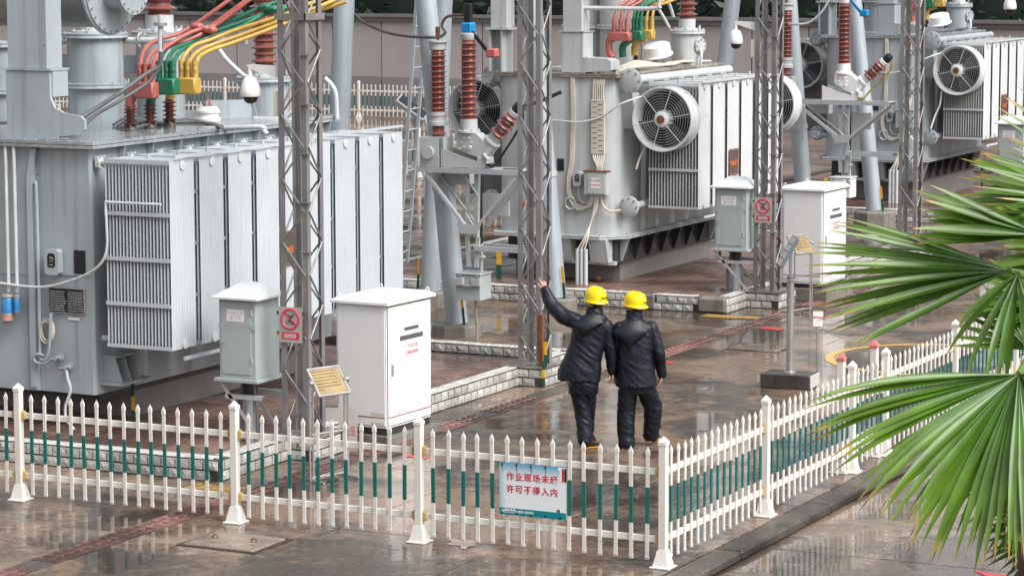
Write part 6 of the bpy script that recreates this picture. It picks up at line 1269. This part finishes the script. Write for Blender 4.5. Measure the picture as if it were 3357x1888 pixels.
frond((2620, 592), 156, 183, 9, .42, .42, lambda u: .1*math.sin(u*15), .12, 4, .019, 9.2, lens=lambda u: .41+.03*math.sin(9*u))
frond((2950, 560), 137, 175, 19, .66, .66, lambda u: .2*math.sin(u*27), .12, 5, .0125, 8.9, lens=lambda u: .64+.04*math.sin(11*u))
frond((2700, 500), 150, 200, 20, .45, .45, lambda u: .25+.2*math.sin(u*23), .3, 11, .012, 9.8, lens=lambda u: .36+.05*math.sin(13*u))
frond((2640, 760), 140, 215, 16, .3, .3, lambda u: .35+.2*math.sin(u*19), .8, 12, .0115, 9.7, lens=lambda u: .27+.05*math.sin(13*u))
frond((2780, 640), 150, 205, 18, .5, .5, lambda u: .3+.2*math.sin(u*27), .3, 10, .0125, 9.7, lens=lambda u: .42+.04*math.sin(11*u))
frond((2590, 880), 20, 175, 18, .28, .32, lambda u: .45, .6, 6, .0115, 9.7)
frond((2700, 1120), 195, 300, 26, .45, .5, lambda u: .2, 1.0, 7, .0125, 9.9)
frond((2680, 1330), 150, 240, 16, .25, .3, lambda u: .1, 1.0, 9, .012, 9.8)
q = B()
for s_ in range(9):
    p0 = P(2580+rnd.uniform(-25, 40), 1120+rnd.uniform(-20, 40), D=9.5); p1 = P(2535+rnd.uniform(-25, 30), 1380+rnd.uniform(-160, 60), D=9.4+rnd.uniform(-.1, .1))
    q.tube([p0, p0.lerp(p1, .5)+Vector((0, 0, .02)), p1], .0025, 5, 4)
    for i in range(34): c = p0.lerp(p1, rnd.uniform(.2, 1))+Vector((rnd.gauss(0, .014), rnd.gauss(0, .014), rnd.gauss(0, .01))); q.lathe([(0, -.006), (.0055, -.002), (.0055, .002), (0, .006)], c, n=6)
o = q.build('fruit_cluster', mat('palm_fruit', (.24,.21,.05), .4, .3, 20), palm, True); o['kind'] = 'stuff'
# ------------------------------------------------------------------ small things
c = P(143, 276, Y=57.4); t = thing('hazard_sign', 'small white hazard sign with a black triangle on the distant fence at left', 'sign', (c.x, 57.4, 0))
B().box(c.x-.17, c.x+.17, 57.38, 57.40, c.z-.22, c.z+.20).build('panel', papr, t); q = B()
for a, b_ in (((-.12, -.05), (.12, -.05)), ((.12, -.05), (0, .15)), ((0, .15), (-.12, -.05)), ((.01, .08), (-.015, .02)), ((-.015, .02), (.015, .02)), ((.015, .02), (0, -.03))): q.bar((c.x+a[0], 57.375, c.z+a[1]), (c.x+b_[0], 57.375, c.z+b_[1]), .022, .004, (0, 1, 0))
q.build('triangle', ink, t); B().box(c.x-.1, c.x+.1, 57.375, 57.38, c.z-.16, c.z-.11).build('caption', ink, t); B().cyl((c.x, 57.42, 0), (c.x, 57.42, c.z), .02, n=8).build('stake', steelp, t)
b0 = P(1046, 452, Z=0); t = thing('floodlight', 'grey floodlight on a short post behind the steel ladder', 'lamp', b0); h0 = P(1046, 300, Y=b0.y)
B().cyl(b0, h0, .045, n=12).build('post', mat('post_brown', (.16,.125,.11), .5, .2), t, True); M = frame(h0+Vector((-.1, 0, .28)), Vector((.75, .3, -.6)), Vector((.2, .9, .3)))
B().bbox(-.42, .42, -.16, .16, -.12, .04, .03).build('lamp_housing', galv, t, M=M); B().bbox(-.38, .38, -.13, .13, .041, .05, .004).build('lamp_glass', glassd, t, M=M); B().bar(h0, h0+Vector((-.05, 0, .3)), .06, .06).build('bracket', galv, t)
c = P(1505, 707, Z=Z2); o = B().lathe([(0, 0), (.035, .008), (.05, .04), (.038, .075), (0, .09)], c, n=12).build('stone', mat('brown_stone', (.30,.13,.04), .5, .3, 20), None, True); tag(o, 'small orange-brown stone on the pit paving behind the pointing worker', 'stone')
B().cyl((-10.30, 17.98, 1.47), (-10.30, 17.93, 1.47), .055, n=14).build('red_knob', mat('knob_red', (.55,.01,.02), .3), T2, True)
